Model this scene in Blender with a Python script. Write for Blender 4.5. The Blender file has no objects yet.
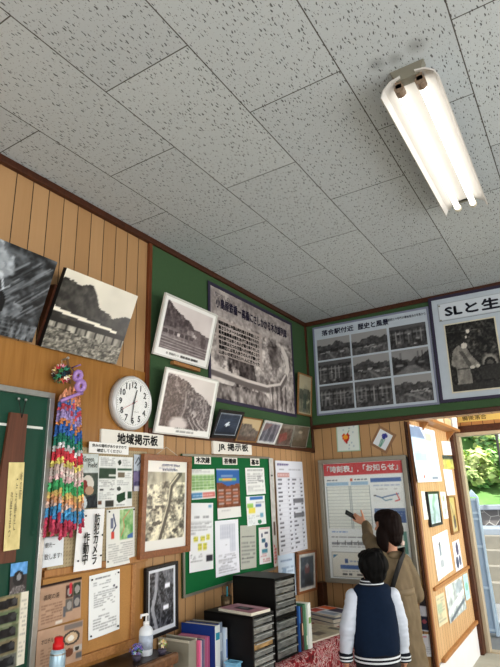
import bpy, bmesh, math, random
import numpy as np
from mathutils import Vector, Matrix, Euler, noise as mnoise

SC = bpy.context.scene
COL = SC.collection
random.seed(4)

# room measures (metres): the floor is z = 0, the camera stands at x = y = 0
XW = -2.2504      # long panelled wall, faces +X
YF = 4.7574       # far wall, faces -Y
PX = -1.2936      # wall of the entrance passage, faces +X
CE = 3.30         # ceiling

# ------------------------------------------------------------------ materials
def lin(c):
    return tuple((v / 12.92 if v <= 0.04045 else ((v + 0.055) / 1.055) ** 2.4) for v in c)

MATS = {}
def nodes_of(name):
    m = bpy.data.materials.new(name)
    m.use_nodes = True
    nt = m.node_tree
    return m, nt, nt.nodes['Principled BSDF']

def link(nt, a, b):
    nt.links.new(a, b)

def mat(name, c, rough=0.55, metal=0.0, vary=0.10, scale=18.0, spec=0.4, bump=0.0, stretch=None, coat=0.0):
    """plain colour broken up by a little procedural noise"""
    if name in MATS:
        return MATS[name]
    m, nt, b = nodes_of(name)
    tc = nt.nodes.new('ShaderNodeTexCoord')
    mp = nt.nodes.new('ShaderNodeMapping')
    if stretch: mp.inputs['Scale'].default_value = stretch
    nz = nt.nodes.new('ShaderNodeTexNoise'); nz.inputs['Scale'].default_value = scale; nz.inputs['Detail'].default_value = 4
    mx = nt.nodes.new('ShaderNodeMix'); mx.data_type = 'RGBA'
    L = lin(c)
    mx.inputs[6].default_value = (*[v * (1 - vary * 1.6) for v in L], 1)
    mx.inputs[7].default_value = (*[min(1, v * (1 + vary * 1.6)) for v in L], 1)
    link(nt, tc.outputs['Object'], mp.inputs['Vector']); link(nt, mp.outputs[0], nz.inputs['Vector'])
    link(nt, nz.outputs[0], mx.inputs[0]); link(nt, mx.outputs[2], b.inputs['Base Color'])
    b.inputs['Roughness'].default_value = rough; b.inputs['Metallic'].default_value = metal
    b.inputs['Specular IOR Level'].default_value = spec
    b.inputs['Coat Weight'].default_value = coat
    if bump:
        bp = nt.nodes.new('ShaderNodeBump'); bp.inputs['Strength'].default_value = bump; bp.inputs['Distance'].default_value = 0.01
        link(nt, nz.outputs[0], bp.inputs['Height']); link(nt, bp.outputs[0], b.inputs['Normal'])
    MATS[name] = m
    return m

def print_mat(name, rough, spec, coat=0.0):
    """ink on paper: colour comes from the sheet's own colour attribute"""
    m, nt, b = nodes_of(name)
    at = nt.nodes.new('ShaderNodeAttribute'); at.attribute_name = 'ink'
    link(nt, at.outputs['Color'], b.inputs['Base Color'])
    b.inputs['Roughness'].default_value = rough; b.inputs['Specular IOR Level'].default_value = spec
    b.inputs['Coat Weight'].default_value = coat; b.inputs['Coat Roughness'].default_value = 0.12
    MATS[name] = m
    return m
PAPER = print_mat('printed_paper', 0.6, 0.25)
GLOSSY = print_mat('glossy_print', 0.3, 0.4)
UNDERGLASS = print_mat('print_under_glass', 0.35, 0.4, 0.5)

def math_node(nt, op, a, b=None):
    n = nt.nodes.new('ShaderNodeMath'); n.operation = op
    for i, v in enumerate((a, b)):
        if v is None: continue
        if isinstance(v, (int, float)): n.inputs[i].default_value = v
        else: link(nt, v, n.inputs[i])
    return n.outputs[0]

def board_mat(name, axis, c1, c2, pitch=0.1, phase=0.015, groove=0.05, rough=0.5):
    """vertical boards with dark grooves and fine grain; axis is the direction across the boards"""
    m, nt, b = nodes_of(name)
    tc = nt.nodes.new('ShaderNodeTexCoord')
    sp = nt.nodes.new('ShaderNodeSeparateXYZ'); link(nt, tc.outputs['Object'], sp.inputs[0])
    u = math_node(nt, 'DIVIDE', math_node(nt, 'SUBTRACT', sp.outputs[axis], phase), pitch)
    fr = math_node(nt, 'FRACT', u); fl = math_node(nt, 'FLOOR', u)
    wn = nt.nodes.new('ShaderNodeTexWhiteNoise'); wn.noise_dimensions = '1D'; link(nt, fl, wn.inputs['W'])
    mp = nt.nodes.new('ShaderNodeMapping'); mp.inputs['Scale'].default_value = (70, 70, 3.0)
    link(nt, tc.outputs['Object'], mp.inputs[0])
    nz = nt.nodes.new('ShaderNodeTexNoise'); nz.inputs['Scale'].default_value = 1.0; nz.inputs['Detail'].default_value = 5; nz.inputs['Distortion'].default_value = 0.6
    link(nt, mp.outputs[0], nz.inputs['Vector'])
    f = math_node(nt, 'ADD', math_node(nt, 'MULTIPLY', wn.outputs[0], 0.55), math_node(nt, 'MULTIPLY', nz.outputs[0], 0.5))
    mx = nt.nodes.new('ShaderNodeMix'); mx.data_type = 'RGBA'
    mx.inputs[6].default_value = (*lin(c1), 1); mx.inputs[7].default_value = (*lin(c2), 1); link(nt, f, mx.inputs[0])
    d = math_node(nt, 'ABSOLUTE', math_node(nt, 'SUBTRACT', fr, 0.5))
    g = math_node(nt, 'GREATER_THAN', d, 0.5 - groove / 2)
    m2 = nt.nodes.new('ShaderNodeMix'); m2.data_type = 'RGBA'
    link(nt, g, m2.inputs[0]); link(nt, mx.outputs[2], m2.inputs[6]); m2.inputs[7].default_value = (*lin([v * .36 for v in c1]), 1)
    link(nt, m2.outputs[2], b.inputs['Base Color'])
    bp = nt.nodes.new('ShaderNodeBump'); bp.inputs['Strength'].default_value = 0.5; bp.inputs['Distance'].default_value = 0.004; bp.invert = True
    link(nt, g, bp.inputs['Height']); link(nt, bp.outputs[0], b.inputs['Normal'])
    b.inputs['Roughness'].default_value = rough; b.inputs['Specular IOR Level'].default_value = 0.3
    MATS[name] = m
    return m

def wood_mat(name, c1, c2, stretch=(60, 60, 3), rough=0.45, scale=1.0, spec=0.4):
    m, nt, b = nodes_of(name)
    tc = nt.nodes.new('ShaderNodeTexCoord')
    mp = nt.nodes.new('ShaderNodeMapping'); mp.inputs['Scale'].default_value = stretch
    nz = nt.nodes.new('ShaderNodeTexNoise'); nz.inputs['Scale'].default_value = scale; nz.inputs['Detail'].default_value = 6; nz.inputs['Distortion'].default_value = 1.2
    mx = nt.nodes.new('ShaderNodeMix'); mx.data_type = 'RGBA'
    mx.inputs[6].default_value = (*lin(c1), 1); mx.inputs[7].default_value = (*lin(c2), 1)
    link(nt, tc.outputs['Object'], mp.inputs[0]); link(nt, mp.outputs[0], nz.inputs['Vector'])
    rp = nt.nodes.new('ShaderNodeMapRange'); rp.inputs[1].default_value = 0.3; rp.inputs[2].default_value = 0.7
    link(nt, nz.outputs[0], rp.inputs[0]); link(nt, rp.outputs[0], mx.inputs[0])
    link(nt, mx.outputs[2], b.inputs['Base Color']); b.inputs['Roughness'].default_value = rough
    b.inputs['Specular IOR Level'].default_value = spec
    MATS[name] = m
    return m

def glass_mat(name, tint, rough=0.05, alpha=0.35):
    m, nt, b = nodes_of(name)
    tc = nt.nodes.new('ShaderNodeTexCoord'); nz = nt.nodes.new('ShaderNodeTexNoise'); nz.inputs['Scale'].default_value = 30
    link(nt, tc.outputs['Object'], nz.inputs['Vector'])
    rr = math_node(nt, 'ADD', math_node(nt, 'MULTIPLY', nz.outputs[0], 0.1), rough); link(nt, rr, b.inputs['Roughness'])
    b.inputs['Base Color'].default_value = (*lin(tint), 1); b.inputs['Alpha'].default_value = alpha
    MATS[name] = m
    return m

# ------------------------------------------------------------------ objects
def tag(o, label=None, cat=None, group=None, kind=None):
    if label: o['label'] = label
    if cat: o['category'] = cat
    if group: o['group'] = group
    if kind: o['kind'] = kind
    return o

def empty(name, loc=(0, 0, 0), rz=0.0, mw=None):
    o = bpy.data.objects.new(name, None); COL.objects.link(o)
    o.empty_display_size = 0.05
    if mw is not None: o.matrix_world = mw
    else:
        o.location = loc; o.rotation_euler = (0, 0, rz)
    return o

class MB:
    """collects shapes for ONE mesh object"""
    def __init__(s): s.bm = bmesh.new()
    def box(s, x0, x1, y0, y1, z0, z1, bev=0.0, M=None):
        r = bmesh.ops.create_cube(s.bm, size=1.0)
        vs = r['verts']
        for v in vs:
            v.co = Vector(((x0 + x1) / 2 + v.co.x * (x1 - x0), (y0 + y1) / 2 + v.co.y * (y1 - y0), (z0 + z1) / 2 + v.co.z * (z1 - z0)))
        if bev > 0:
            es = list({e for v in vs for e in v.link_edges})
            rb = bmesh.ops.bevel(s.bm, geom=es, offset=bev, segments=2, affect='EDGES', profile=0.5)
            vs = list({v for f in rb['faces'] for v in f.verts} | {v for v in vs if v.is_valid})
        if M is not None:
            for v in vs: v.co = M @ v.co
        return s
    def prism(s, pts, axis, a0, a1):
        """polygon in the two other axes (in x,y,z order), extruded along axis"""
        def P(p, t):
            if axis == 0: return (t, p[0], p[1])
            if axis == 1: return (p[0], t, p[1])
            return (p[0], p[1], t)
        A = [s.bm.verts.new(P(p, a0)) for p in pts]; B = [s.bm.verts.new(P(p, a1)) for p in pts]
        n = len(pts)
        s.bm.faces.new(A); s.bm.faces.new(B[::-1])
        for i in range(n): s.bm.faces.new((A[i], B[i], B[(i + 1) % n], A[(i + 1) % n]))
        return s
    def tube(s, pts, r, n=8, cap=True):
        pts = [Vector(p) for p in pts]; rs = r if isinstance(r, (list, tuple)) else [r] * len(pts)
        rings = []
        up = Vector((0, 0, 1))
        for i, p in enumerate(pts):
            d = (pts[min(i + 1, len(pts) - 1)] - pts[max(i - 1, 0)]).normalized()
            a = d.cross(up)
            if a.length < 1e-3: a = d.cross(Vector((1, 0, 0)))
            a.normalize(); b = d.cross(a)
            rings.append([s.bm.verts.new(p + (a * math.cos(t) + b * math.sin(t)) * rs[i]) for t in [2 * math.pi * k / n for k in range(n)]])
        for i in range(len(rings) - 1):
            for k in range(n):
                s.bm.faces.new((rings[i][k], rings[i][(k + 1) % n], rings[i + 1][(k + 1) % n], rings[i + 1][k]))
        if cap:
            s.bm.faces.new(rings[0][::-1]); s.bm.faces.new(rings[-1])
        return s
    def lathe(s, prof, c=(0, 0, 0), n=20, axis='Z'):
        c = Vector(c); rings = []
        for r, h in prof:
            ring = []
            for k in range(n):
                t = 2 * math.pi * k / n
                p = Vector((r * math.cos(t), r * math.sin(t), h))
                if axis == 'X': p = Vector((p.z, p.x, p.y))
                ring.append(s.bm.verts.new(c + p))
            rings.append(ring)
        for i in range(len(rings) - 1):
            for k in range(n):
                s.bm.faces.new((rings[i][k], rings[i][(k + 1) % n], rings[i + 1][(k + 1) % n], rings[i + 1][k]))
        s.bm.faces.new(rings[0][::-1]); s.bm.faces.new(rings[-1])
        return s
    def ball(s, c, r, sub=2, sc=(1, 1, 1), M=None):
        rr = bmesh.ops.create_icosphere(s.bm, subdivisions=sub, radius=1.0)
        for v in rr['verts']:
            v.co = Vector((v.co.x * r * sc[0], v.co.y * r * sc[1], v.co.z * r * sc[2]))
            if M is not None: v.co = M @ v.co
            v.co += Vector(c)
        return s
    def quad(s, a, b, c, d):
        s.bm.faces.new([s.bm.verts.new(p) for p in (a, b, c, d)]); return s
    def build(s, name, m, parent=None, smooth=False, mw=None):
        bmesh.ops.recalc_face_normals(s.bm, faces=s.bm.faces[:])
        me = bpy.data.meshes.new(name); s.bm.to_mesh(me); s.bm.free()
        me.materials.append(m)
        if smooth:
            for p in me.polygons: p.use_smooth = True
        o = bpy.data.objects.new(name, me); COL.objects.link(o)
        if parent is not None: o.parent = parent
        if mw is not None: o.matrix_world = mw
        return o

def set_smooth(o, ang=0.7):
    for p in o.data.polygons: p.use_smooth = True

# ------------------------------------------------------------------ frames of reference on the walls
def wall_matrix(plane, u, z, roll=0.0, tilt=0.0, off=0.003):
    """local x runs along the wall, local y upwards, local z out of the wall; origin = bottom centre"""
    if plane == 'L': O, U, N = Vector((XW, u, z)), Vector((0, 1, 0)), Vector((1, 0, 0))
    elif plane == 'P': O, U, N = Vector((PX, u, z)), Vector((0, 1, 0)), Vector((1, 0, 0))
    else: O, U, N = Vector((u, YF, z)), Vector((1, 0, 0)), Vector((0, -1, 0))
    V = Vector((0, 0, 1))
    uu = U * math.cos(roll) + V * math.sin(roll); v0 = V * math.cos(roll) - U * math.sin(roll)
    vv = v0 * math.cos(tilt) + N * math.sin(tilt)
    nn = uu.cross(vv)
    O = O + N * off
    return Matrix(((uu.x, vv.x, nn.x, O.x), (uu.y, vv.y, nn.y, O.y), (uu.z, vv.z, nn.z, O.z), (0, 0, 0, 1)))

# ------------------------------------------------------------------ lettering
_txt = {}
def lettering(parent, s, x, y, h, w, c, name='lettering', z=0.0015, bold=0.0, vertical=False, align='C', label=None):
    """real letters as flat mesh, fitted into w x h about (x, y) of the parent's plane"""
    cu = bpy.data.curves.new('t', 'FONT')
    cu.body = '\n'.join(s) if vertical else s
    cu.size = 1.0; cu.resolution_u = 2
    if vertical: cu.space_line = 0.86
    cu.align_x = 'CENTER' if vertical else 'LEFT'
    to = bpy.data.objects.new('t', cu); COL.objects.link(to)
    me = bpy.data.meshes.new_from_object(to)
    bpy.data.objects.remove(to); bpy.data.curves.remove(cu)
    n = len(me.vertices)
    if n == 0:
        return None
    co = np.empty(n * 3, np.float32); me.vertices.foreach_get('co', co); co = co.reshape(-1, 3)
    lo, hi = co.min(0), co.max(0); sz = np.maximum(hi - lo, 1e-6)
    ky = h / sz[1]; kx = (w / sz[0]) if w else ky
    co[:, 0] = (co[:, 0] - (lo[0] + hi[0]) / 2) * kx + x
    co[:, 1] = (co[:, 1] - (lo[1] + hi[1]) / 2) * ky + y
    co[:, 2] = z
    me.vertices.foreach_set('co', co.ravel()); me.update()
    if bold:   # a heavier stroke: the same outline struck again a little to each side
        b = bold * h * 1.05 / (max(1, len(s)) if vertical else 1)
        bm = bmesh.new(); bm.from_mesh(me)
        for dx, dy in ((b, 0), (-b, 0), (0, b), (0, -b)):
            m2 = me.copy(); m2.transform(Matrix.Translation((dx, dy, .00004 * (1 if dx else 2)))); bm.from_mesh(m2); bpy.data.meshes.remove(m2)
        bm.to_mesh(me); bm.free()
    key = 'ink_%02x%02x%02x' % tuple(int(v * 255) for v in c)
    me.materials.clear(); me.materials.append(mat(key, c, 0.6, vary=0.03))
    me.name = name
    o = bpy.data.objects.new(name, me); COL.objects.link(o); o.parent = parent
    if label: o['label'] = label
    return o

# ------------------------------------------------------------------ painting printed sheets
def vnoise(w, h, nx, ny, rg):
    g = rg.random((int(ny) + 2, int(nx) + 2))
    xs = np.linspace(0, int(nx), w); ys = np.linspace(0, int(ny), h)
    xi = np.minimum(xs.astype(int), int(nx)); yi = np.minimum(ys.astype(int), int(ny))
    fx = (xs - xi)[None, :]; fy = (ys - yi)[:, None]
    fx = fx * fx * (3 - 2 * fx); fy = fy * fy * (3 - 2 * fy)
    a = g[yi][:, xi]; b = g[yi][:, xi + 1]; c = g[yi + 1][:, xi]; d = g[yi + 1][:, xi + 1]
    return a * (1 - fx) * (1 - fy) + b * fx * (1 - fy) + c * (1 - fx) * fy + d * fx * fy

class Cv:
    def __init__(s, w, h, bg=(1, 1, 1), seed=1):
        s.w, s.h = int(w), int(h)
        s.a = np.ones((s.h, s.w, 3)) * np.array(bg if hasattr(bg, '__len__') else (bg,) * 3)
        s.X, s.Y = np.meshgrid((np.arange(s.w) + .5) / s.w, (np.arange(s.h) + .5) / s.h)
        s.rg = np.random.default_rng(seed)
    def put(s, mask, c, al=1.0):
        c = np.array(c if hasattr(c, '__len__') else (c,) * 3, float)
        m = (mask * al)[..., None]
        s.a = s.a * (1 - m) + c * m
        return s
    def rect(s, x0, y0, x1, y1, c, al=1.0):
        # soft coverage at the edges so thin rules survive
        cx = np.clip((np.minimum(s.X + .5 / s.w, x1) - np.maximum(s.X - .5 / s.w, x0)) * s.w, 0, 1)
        cy = np.clip((np.minimum(s.Y + .5 / s.h, y1) - np.maximum(s.Y - .5 / s.h, y0)) * s.h, 0, 1)
        return s.put(cx * cy, c, al)
    def poly(s, pts, c, al=1.0, tex=0.0, nx=12, ny=12):
        ins = np.zeros((s.h, s.w), bool); n = len(pts)
        for i in range(n):
            (xa, ya), (xb, yb) = pts[i], pts[(i + 1) % n]
            cond = ((ya > s.Y) != (yb > s.Y))
            with np.errstate(divide='ignore', invalid='ignore'):
                ins ^= cond & (s.X < (xb - xa) * (s.Y - ya) / (yb - ya + 1e-12) + xa)
        if tex:
            t = (s.fbm(nx, ny) - .5) * 2 * tex
            c = np.array(c if hasattr(c, '__len__') else (c,) * 3, float)
            m = (ins * al)[..., None]
            s.a = s.a * (1 - m) + np.clip(c[None, None] + t[..., None], 0, 1) * m
            return s
        return s.put(ins.astype(float), c, al)
    def fbm(s, nx, ny, octv=3):
        t = np.zeros((s.h, s.w)); k = .5; tot = 0
        for _ in range(octv):
            t += vnoise(s.w, s.h, max(1, nx), max(1, ny), s.rg) * k; tot += k; k *= .6; nx *= 2; ny *= 2
        t /= tot
        return np.clip((t - .5) * 1.7 + .5, 0, 1)
    def ell(s, cx, cy, rx, ry, c, al=1.0, soft=0.0):
        d = ((s.X - cx) / rx) ** 2 + ((s.Y - cy) / ry) ** 2
        m = np.clip((1 - d) / soft, 0, 1) if soft else (d < 1).astype(float)
        return s.put(m, c, al)
    def line(s, pts, wd, c, al=1.0):
        """wd as a share of the sheet's width"""
        asp = s.h / s.w; m = np.zeros((s.h, s.w))
        X, Y = s.X, s.Y * asp
        for (xa, ya), (xb, yb) in zip(pts[:-1], pts[1:]):
            ya *= asp; yb *= asp
            dx, dy = xb - xa, yb - ya
            t = np.clip(((X - xa) * dx + (Y - ya) * dy) / (dx * dx + dy * dy + 1e-9), 0, 1)
            d = np.hypot(X - xa - t * dx, Y - ya - t * dy)
            m = np.maximum(m, np.clip((wd / 2 - d) * s.w + .5, 0, 1))
        return s.put(m, c, al)
    def rows(s, x0, y0, x1, y1, n, c=(.25, .25, .28), al=.6, fill=.82, th=.45):
        """lines of small print"""
        dy = (y1 - y0) / n
        for i in range(n):
            x = x0; end = x1 if s.rg.random() > .25 else x0 + (x1 - x0) * s.rg.uniform(.4, .95)
            while x < end - .01:
                l = s.rg.uniform(.04, .16) * (x1 - x0) * 1.5
                if s.rg.random() < fill: s.rect(x, y0 + dy * (i + .25), min(x + l, end), y0 + dy * (i + .25 + th), c, al * s.rg.uniform(.7, 1))
                x += l + .012
        return s
    def table(s, x0, y0, x1, y1, nx, ny, c=(.4, .42, .45), al=.7, th=.006):
        for i in range(nx + 1):
            x = x0 + (x1 - x0) * i / nx; s.rect(x - th / 2, y0, x + th / 2, y1, c, al)
        for j in range(ny + 1):
            y = y0 + (y1 - y0) * j / ny; s.rect(x0, y - th / 2, x1, y + th / 2, c, al)
        return s
    def mott(s, amt, nx=20, ny=20):
        s.a = np.clip(s.a + ((s.fbm(nx, ny) - .5) * 2 * amt)[..., None], 0, 1); return s
    def paste(s, x0, y0, x1, y1, sub, lo=(0, 0, 0), hi=(1, 1, 1)):
        """put a grey picture into a box, toned between two inks"""
        i0, i1 = int(round(x0 * s.w)), int(round(x1 * s.w)); j0, j1 = int(round(y0 * s.h)), int(round(y1 * s.h))
        i0 = max(i0, 0); j0 = max(j0, 0); i1 = min(i1, s.w); j1 = min(j1, s.h)
        if i1 <= i0 or j1 <= j0: return s
        ii = np.clip(((np.arange(i1 - i0) + .5) / (i1 - i0) * sub.w).astype(int), 0, sub.w - 1)
        jj = np.clip(((np.arange(j1 - j0) + .5) / (j1 - j0) * sub.h).astype(int), 0, sub.h - 1)
        g = np.clip((sub.a[jj][:, ii] - .47) * 1.30 + .46, 0, 1)
        lo, hi = np.array(lo), np.array(hi)
        s.a[j0:j1, i0:i1] = lo + (hi - lo) * g
        return s

def sheet(cv, w, h, name, m=PAPER, parent=None, mw=None, x0=None, y0=0.0, z=0.0, curl=0.0):
    """the painted canvas as a fine mesh grid in its own plane, colour stored per vertex"""
    nx, ny = cv.w, cv.h
    x0 = -w / 2 if x0 is None else x0
    xs = np.linspace(x0, x0 + w, nx); ys = np.linspace(y0 + h, y0, ny)
    co = np.zeros((ny, nx, 3), np.float32); co[..., 0] = xs[None, :]; co[..., 1] = ys[:, None]; co[..., 2] = z
    if curl:
        tx = np.linspace(-1, 1, nx)[None, :]; ty = np.linspace(0, 1, ny)[:, None]
        co[..., 2] += curl * (ty ** 2) * (0.55 + 0.45 * np.sin(tx * 2.2 + w * 40))
    idx = np.arange(nx * ny).reshape(ny, nx)
    f = np.stack([idx[1:, :-1], idx[1:, 1:], idx[:-1, 1:], idx[:-1, :-1]], -1).reshape(-1, 4)
    me = bpy.data.meshes.new(name)
    me.vertices.add(nx * ny); me.vertices.foreach_set('co', co.ravel())
    me.loops.add(f.size); me.loops.foreach_set('vertex_index', f.ravel().astype(np.int32))
    me.polygons.add(len(f)); me.polygons.foreach_set('loop_start', (np.arange(len(f)) * 4).astype(np.int32))
    me.update(calc_edges=True)
    me.polygons.foreach_set('use_smooth', np.ones(len(f), bool))
    a = np.clip(cv.a, 0, 1); L = np.where(a <= .04045, a / 12.92, ((a + .055) / 1.055) ** 2.4)
    at = me.attributes.new('ink', 'FLOAT_COLOR', 'POINT')
    at.data.foreach_set('color', np.concatenate([L, np.ones((ny, nx, 1))], -1).astype(np.float32).ravel())
    me.materials.append(m)
    o = bpy.data.objects.new(name, me); COL.objects.link(o)
    if parent is not None: o.parent = parent
    if mw is not None: o.matrix_world = mw
    return o

def coloured_mesh(name, verts, faces, cols, m, parent=None, smooth=False):
    """a mesh with one colour per face, written to the corners"""
    me = bpy.data.meshes.new(name); me.from_pydata([tuple(v) for v in verts], [], [tuple(f) for f in faces]); me.update()
    at = me.attributes.new('ink', 'FLOAT_COLOR', 'CORNER')
    buf = []
    for p in me.polygons:
        c = lin(cols[p.index])
        for _ in range(p.loop_total): buf.extend((*c, 1.0))
    at.data.foreach_set('color', buf)
    if smooth: me.polygons.foreach_set('use_smooth', [True] * len(me.polygons))
    me.materials.append(m)
    o = bpy.data.objects.new(name, me); COL.objects.link(o)
    if parent is not None: o.parent = parent
    return o
# ================================================================== the setting
def ceiling_mat():
    m, nt, b = nodes_of('ceiling_tiles')
    tc = nt.nodes.new('ShaderNodeTexCoord'); sp = nt.nodes.new('ShaderNodeSeparateXYZ'); link(nt, tc.outputs['Object'], sp.inputs[0])
    X, Y = sp.outputs[0], sp.outputs[1]
    W, Ln = 0.4457, 0.914
    u = math_node(nt, 'DIVIDE', math_node(nt, 'ADD', X, 0.14), W)
    col = math_node(nt, 'FLOOR', u); fu = math_node(nt, 'FRACT', u)
    par = math_node(nt, 'FLOORED_MODULO', col, 2.0)
    ysh = math_node(nt, 'SUBTRACT', math_node(nt, 'SUBTRACT', Y, 1.293 + Ln / 2), math_node(nt, 'MULTIPLY', par, -Ln / 2))
    v = math_node(nt, 'DIVIDE', ysh, Ln)
    fv = math_node(nt, 'FRACT', v); row = math_node(nt, 'FLOOR', v)
    du = math_node(nt, 'MULTIPLY', math_node(nt, 'SUBTRACT', 0.5, math_node(nt, 'ABSOLUTE', math_node(nt, 'SUBTRACT', fu, 0.5))), W)
    dv = math_node(nt, 'MULTIPLY', math_node(nt, 'SUBTRACT', 0.5, math_node(nt, 'ABSOLUTE', math_node(nt, 'SUBTRACT', fv, 0.5))), Ln)
    seam = math_node(nt, 'LESS_THAN', math_node(nt, 'MINIMUM', du, dv), 0.0026)
    # worm-like pits, all running one way
    nz0 = nt.nodes.new('ShaderNodeTexNoise'); nz0.inputs['Scale'].default_value = 26; nz0.inputs['Detail'].default_value = 2
    link(nt, tc.outputs['Object'], nz0.inputs['Vector'])
    mx0 = nt.nodes.new('ShaderNodeVectorMath'); mx0.operation = 'SCALE'; mx0.inputs[3].default_value = 0.020
    link(nt, nz0.outputs['Color'], mx0.inputs[0])
    ad = nt.nodes.new('ShaderNodeVectorMath'); ad.operation = 'ADD'; link(nt, tc.outputs['Object'], ad.inputs[0]); link(nt, mx0.outputs[0], ad.inputs[1])
    masks = []
    for k, (sx, sy, th, rot) in enumerate(((84, 24, 0.175, -0.10), (110, 50, 0.10, 0.22))):
        mp = nt.nodes.new('ShaderNodeMapping'); mp.inputs['Scale'].default_value = (sx, sy, 1); mp.inputs['Rotation'].default_value = (0, 0, rot)
        mp.inputs['Location'].default_value = (k * 3.7, k * 1.3, 0)
        link(nt, ad.outputs[0], mp.inputs[0])
        vo = nt.nodes.new('ShaderNodeTexVoronoi'); vo.voronoi_dimensions = '2D'; vo.inputs['Scale'].default_value = 1.0; vo.inputs['Randomness'].default_value = 0.95
        link(nt, mp.outputs[0], vo.inputs['Vector'])
        # size varies from pit to pit
        sepc = nt.nodes.new('ShaderNodeSeparateColor'); link(nt, vo.outputs['Color'], sepc.inputs[0])
        thr = math_node(nt, 'MULTIPLY', math_node(nt, 'ADD', math_node(nt, 'MULTIPLY', sepc.outputs[0], 1.4), 0.1), th)
        dd = math_node(nt, 'SUBTRACT', thr, vo.outputs['Distance'])
        rp = nt.nodes.new('ShaderNodeMapRange'); rp.inputs[1].default_value = 0.0; rp.inputs[2].default_value = 0.06
        link(nt, dd, rp.inputs[0]); masks.append(rp.outputs[0])
    pit = math_node(nt, 'MAXIMUM', masks[0], masks[1])
    # tone: faint difference from tile to tile, three soft dark spots round the lamp fixing
    wn = nt.nodes.new('ShaderNodeTexWhiteNoise'); wn.noise_dimensions = '2D'
    cb = nt.nodes.new('ShaderNodeCombineXYZ'); link(nt, col, cb.inputs[0]); link(nt, row, cb.inputs[1]); link(nt, cb.outputs[0], wn.inputs['Vector'])
    base = nt.nodes.new('ShaderNodeMix'); base.data_type = 'RGBA'; link(nt, wn.outputs[0], base.inputs[0])
    base.inputs[6].default_value = (*lin((.725, .75, .765)), 1); base.inputs[7].default_value = (*lin((.76, .785, .795)), 1)
    dark_spots = None
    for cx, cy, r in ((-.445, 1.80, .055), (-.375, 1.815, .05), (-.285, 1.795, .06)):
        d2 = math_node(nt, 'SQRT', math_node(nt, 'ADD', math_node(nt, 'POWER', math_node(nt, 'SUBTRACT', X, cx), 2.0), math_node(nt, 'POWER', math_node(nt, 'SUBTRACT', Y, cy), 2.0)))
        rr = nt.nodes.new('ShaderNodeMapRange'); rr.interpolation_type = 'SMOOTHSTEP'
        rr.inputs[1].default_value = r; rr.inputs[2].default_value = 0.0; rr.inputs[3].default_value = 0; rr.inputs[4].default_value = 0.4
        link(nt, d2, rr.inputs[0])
        dark_spots = rr.outputs[0] if dark_spots is None else math_node(nt, 'MAXIMUM', dark_spots, rr.outputs[0])
    m0 = nt.nodes.new('ShaderNodeMix'); m0.data_type = 'RGBA'; link(nt, dark_spots, m0.inputs[0]); link(nt, base.outputs[2], m0.inputs[6]); m0.inputs[7].default_value = (*lin((.34, .33, .32)), 1)
    m1 = nt.nodes.new('ShaderNodeMix'); m1.data_type = 'RGBA'
    link(nt, math_node(nt, 'MULTIPLY', pit, 0.80), m1.inputs[0]); link(nt, m0.outputs[2], m1.inputs[6]); m1.inputs[7].default_value = (*lin((.24, .24, .24)), 1)
    m2 = nt.nodes.new('ShaderNodeMix'); m2.data_type = 'RGBA'
    link(nt, math_node(nt, 'MULTIPLY', seam, 0.9), m2.inputs[0]); link(nt, m1.outputs[2], m2.inputs[6]); m2.inputs[7].default_value = (*lin((.30, .28, .26)), 1)
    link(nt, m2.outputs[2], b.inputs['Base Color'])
    b.inputs['Roughness'].default_value = 0.9; b.inputs['Specular IOR Level'].default_value = 0.1
    return m

WOODX = board_mat('light_boards_long_wall', 1, (.66, .515, .355), (.73, .59, .43))
WOODF = board_mat('light_boards_far_wall', 0, (.68, .535, .375), (.75, .61, .45), pitch=0.095, phase=0.05)
WOODP = board_mat('light_boards_passage', 1, (.74, .60, .43), (.80, .675, .51), pitch=0.085, phase=0.02)
WOODE = board_mat('light_boards_entrance', 0, (.70, .51, .31), (.77, .59, .39), pitch=0.12, phase=0.02)
PLY = wood_mat('honey_plywood', (.575, .40, .19), (.655, .475, .25), stretch=(18, 30, 2.0), rough=0.35)
DARKW = wood_mat('dark_brown_trim', (.24, .125, .07), (.33, .18, .10), stretch=(40, 40, 40), rough=0.4)
REDW = wood_mat('reddish_brown_trim', (.36, .19, .10), (.47, .26, .14), stretch=(60, 60, 4), rough=0.35)
ORANGEW = wood_mat('orange_brown_jamb', (.52, .34, .20), (.62, .42, .27), stretch=(60, 60, 4), rough=.3)
MIDW = wood_mat('tan_wood', (.60, .42, .24), (.70, .51, .31), stretch=(50, 50, 6), rough=0.45)
GREEN = mat('green_felt_board', (.275, .375, .26), 0.85, vary=0.05, scale=60, spec=0.15)
CONC = mat('grey_concrete', (.66, .65, .60), 0.9, vary=0.14, scale=5, spec=0.15)
PALECONC = mat('pale_concrete', (.80, .81, .79), 0.9, vary=0.10, scale=3, spec=0.1)
WHITEW = mat('white_painted_panel', (.86, .86, .86), 0.6, vary=0.05, scale=8)
ALU = mat('aluminium', (.74, .74, .73), 0.32, 0.85, vary=0.06, scale=40)
ALUP = mat('beige_aluminium_frame', (.72, .67, .58), 0.45, 0.2, vary=0.05, scale=30)

def struct(name, mb, m, **k):
    return tag(mb.build(name, m, **k), kind='structure')

struct('floor', MB().box(XW - .2, 3.0, -3.0, 6.62, -.12, 0.0), CONC)
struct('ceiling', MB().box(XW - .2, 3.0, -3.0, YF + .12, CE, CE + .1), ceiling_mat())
struct('wall_left', MB().box(XW - .14, XW, -3.0, YF + .12, 0, CE), WOODX)
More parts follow.
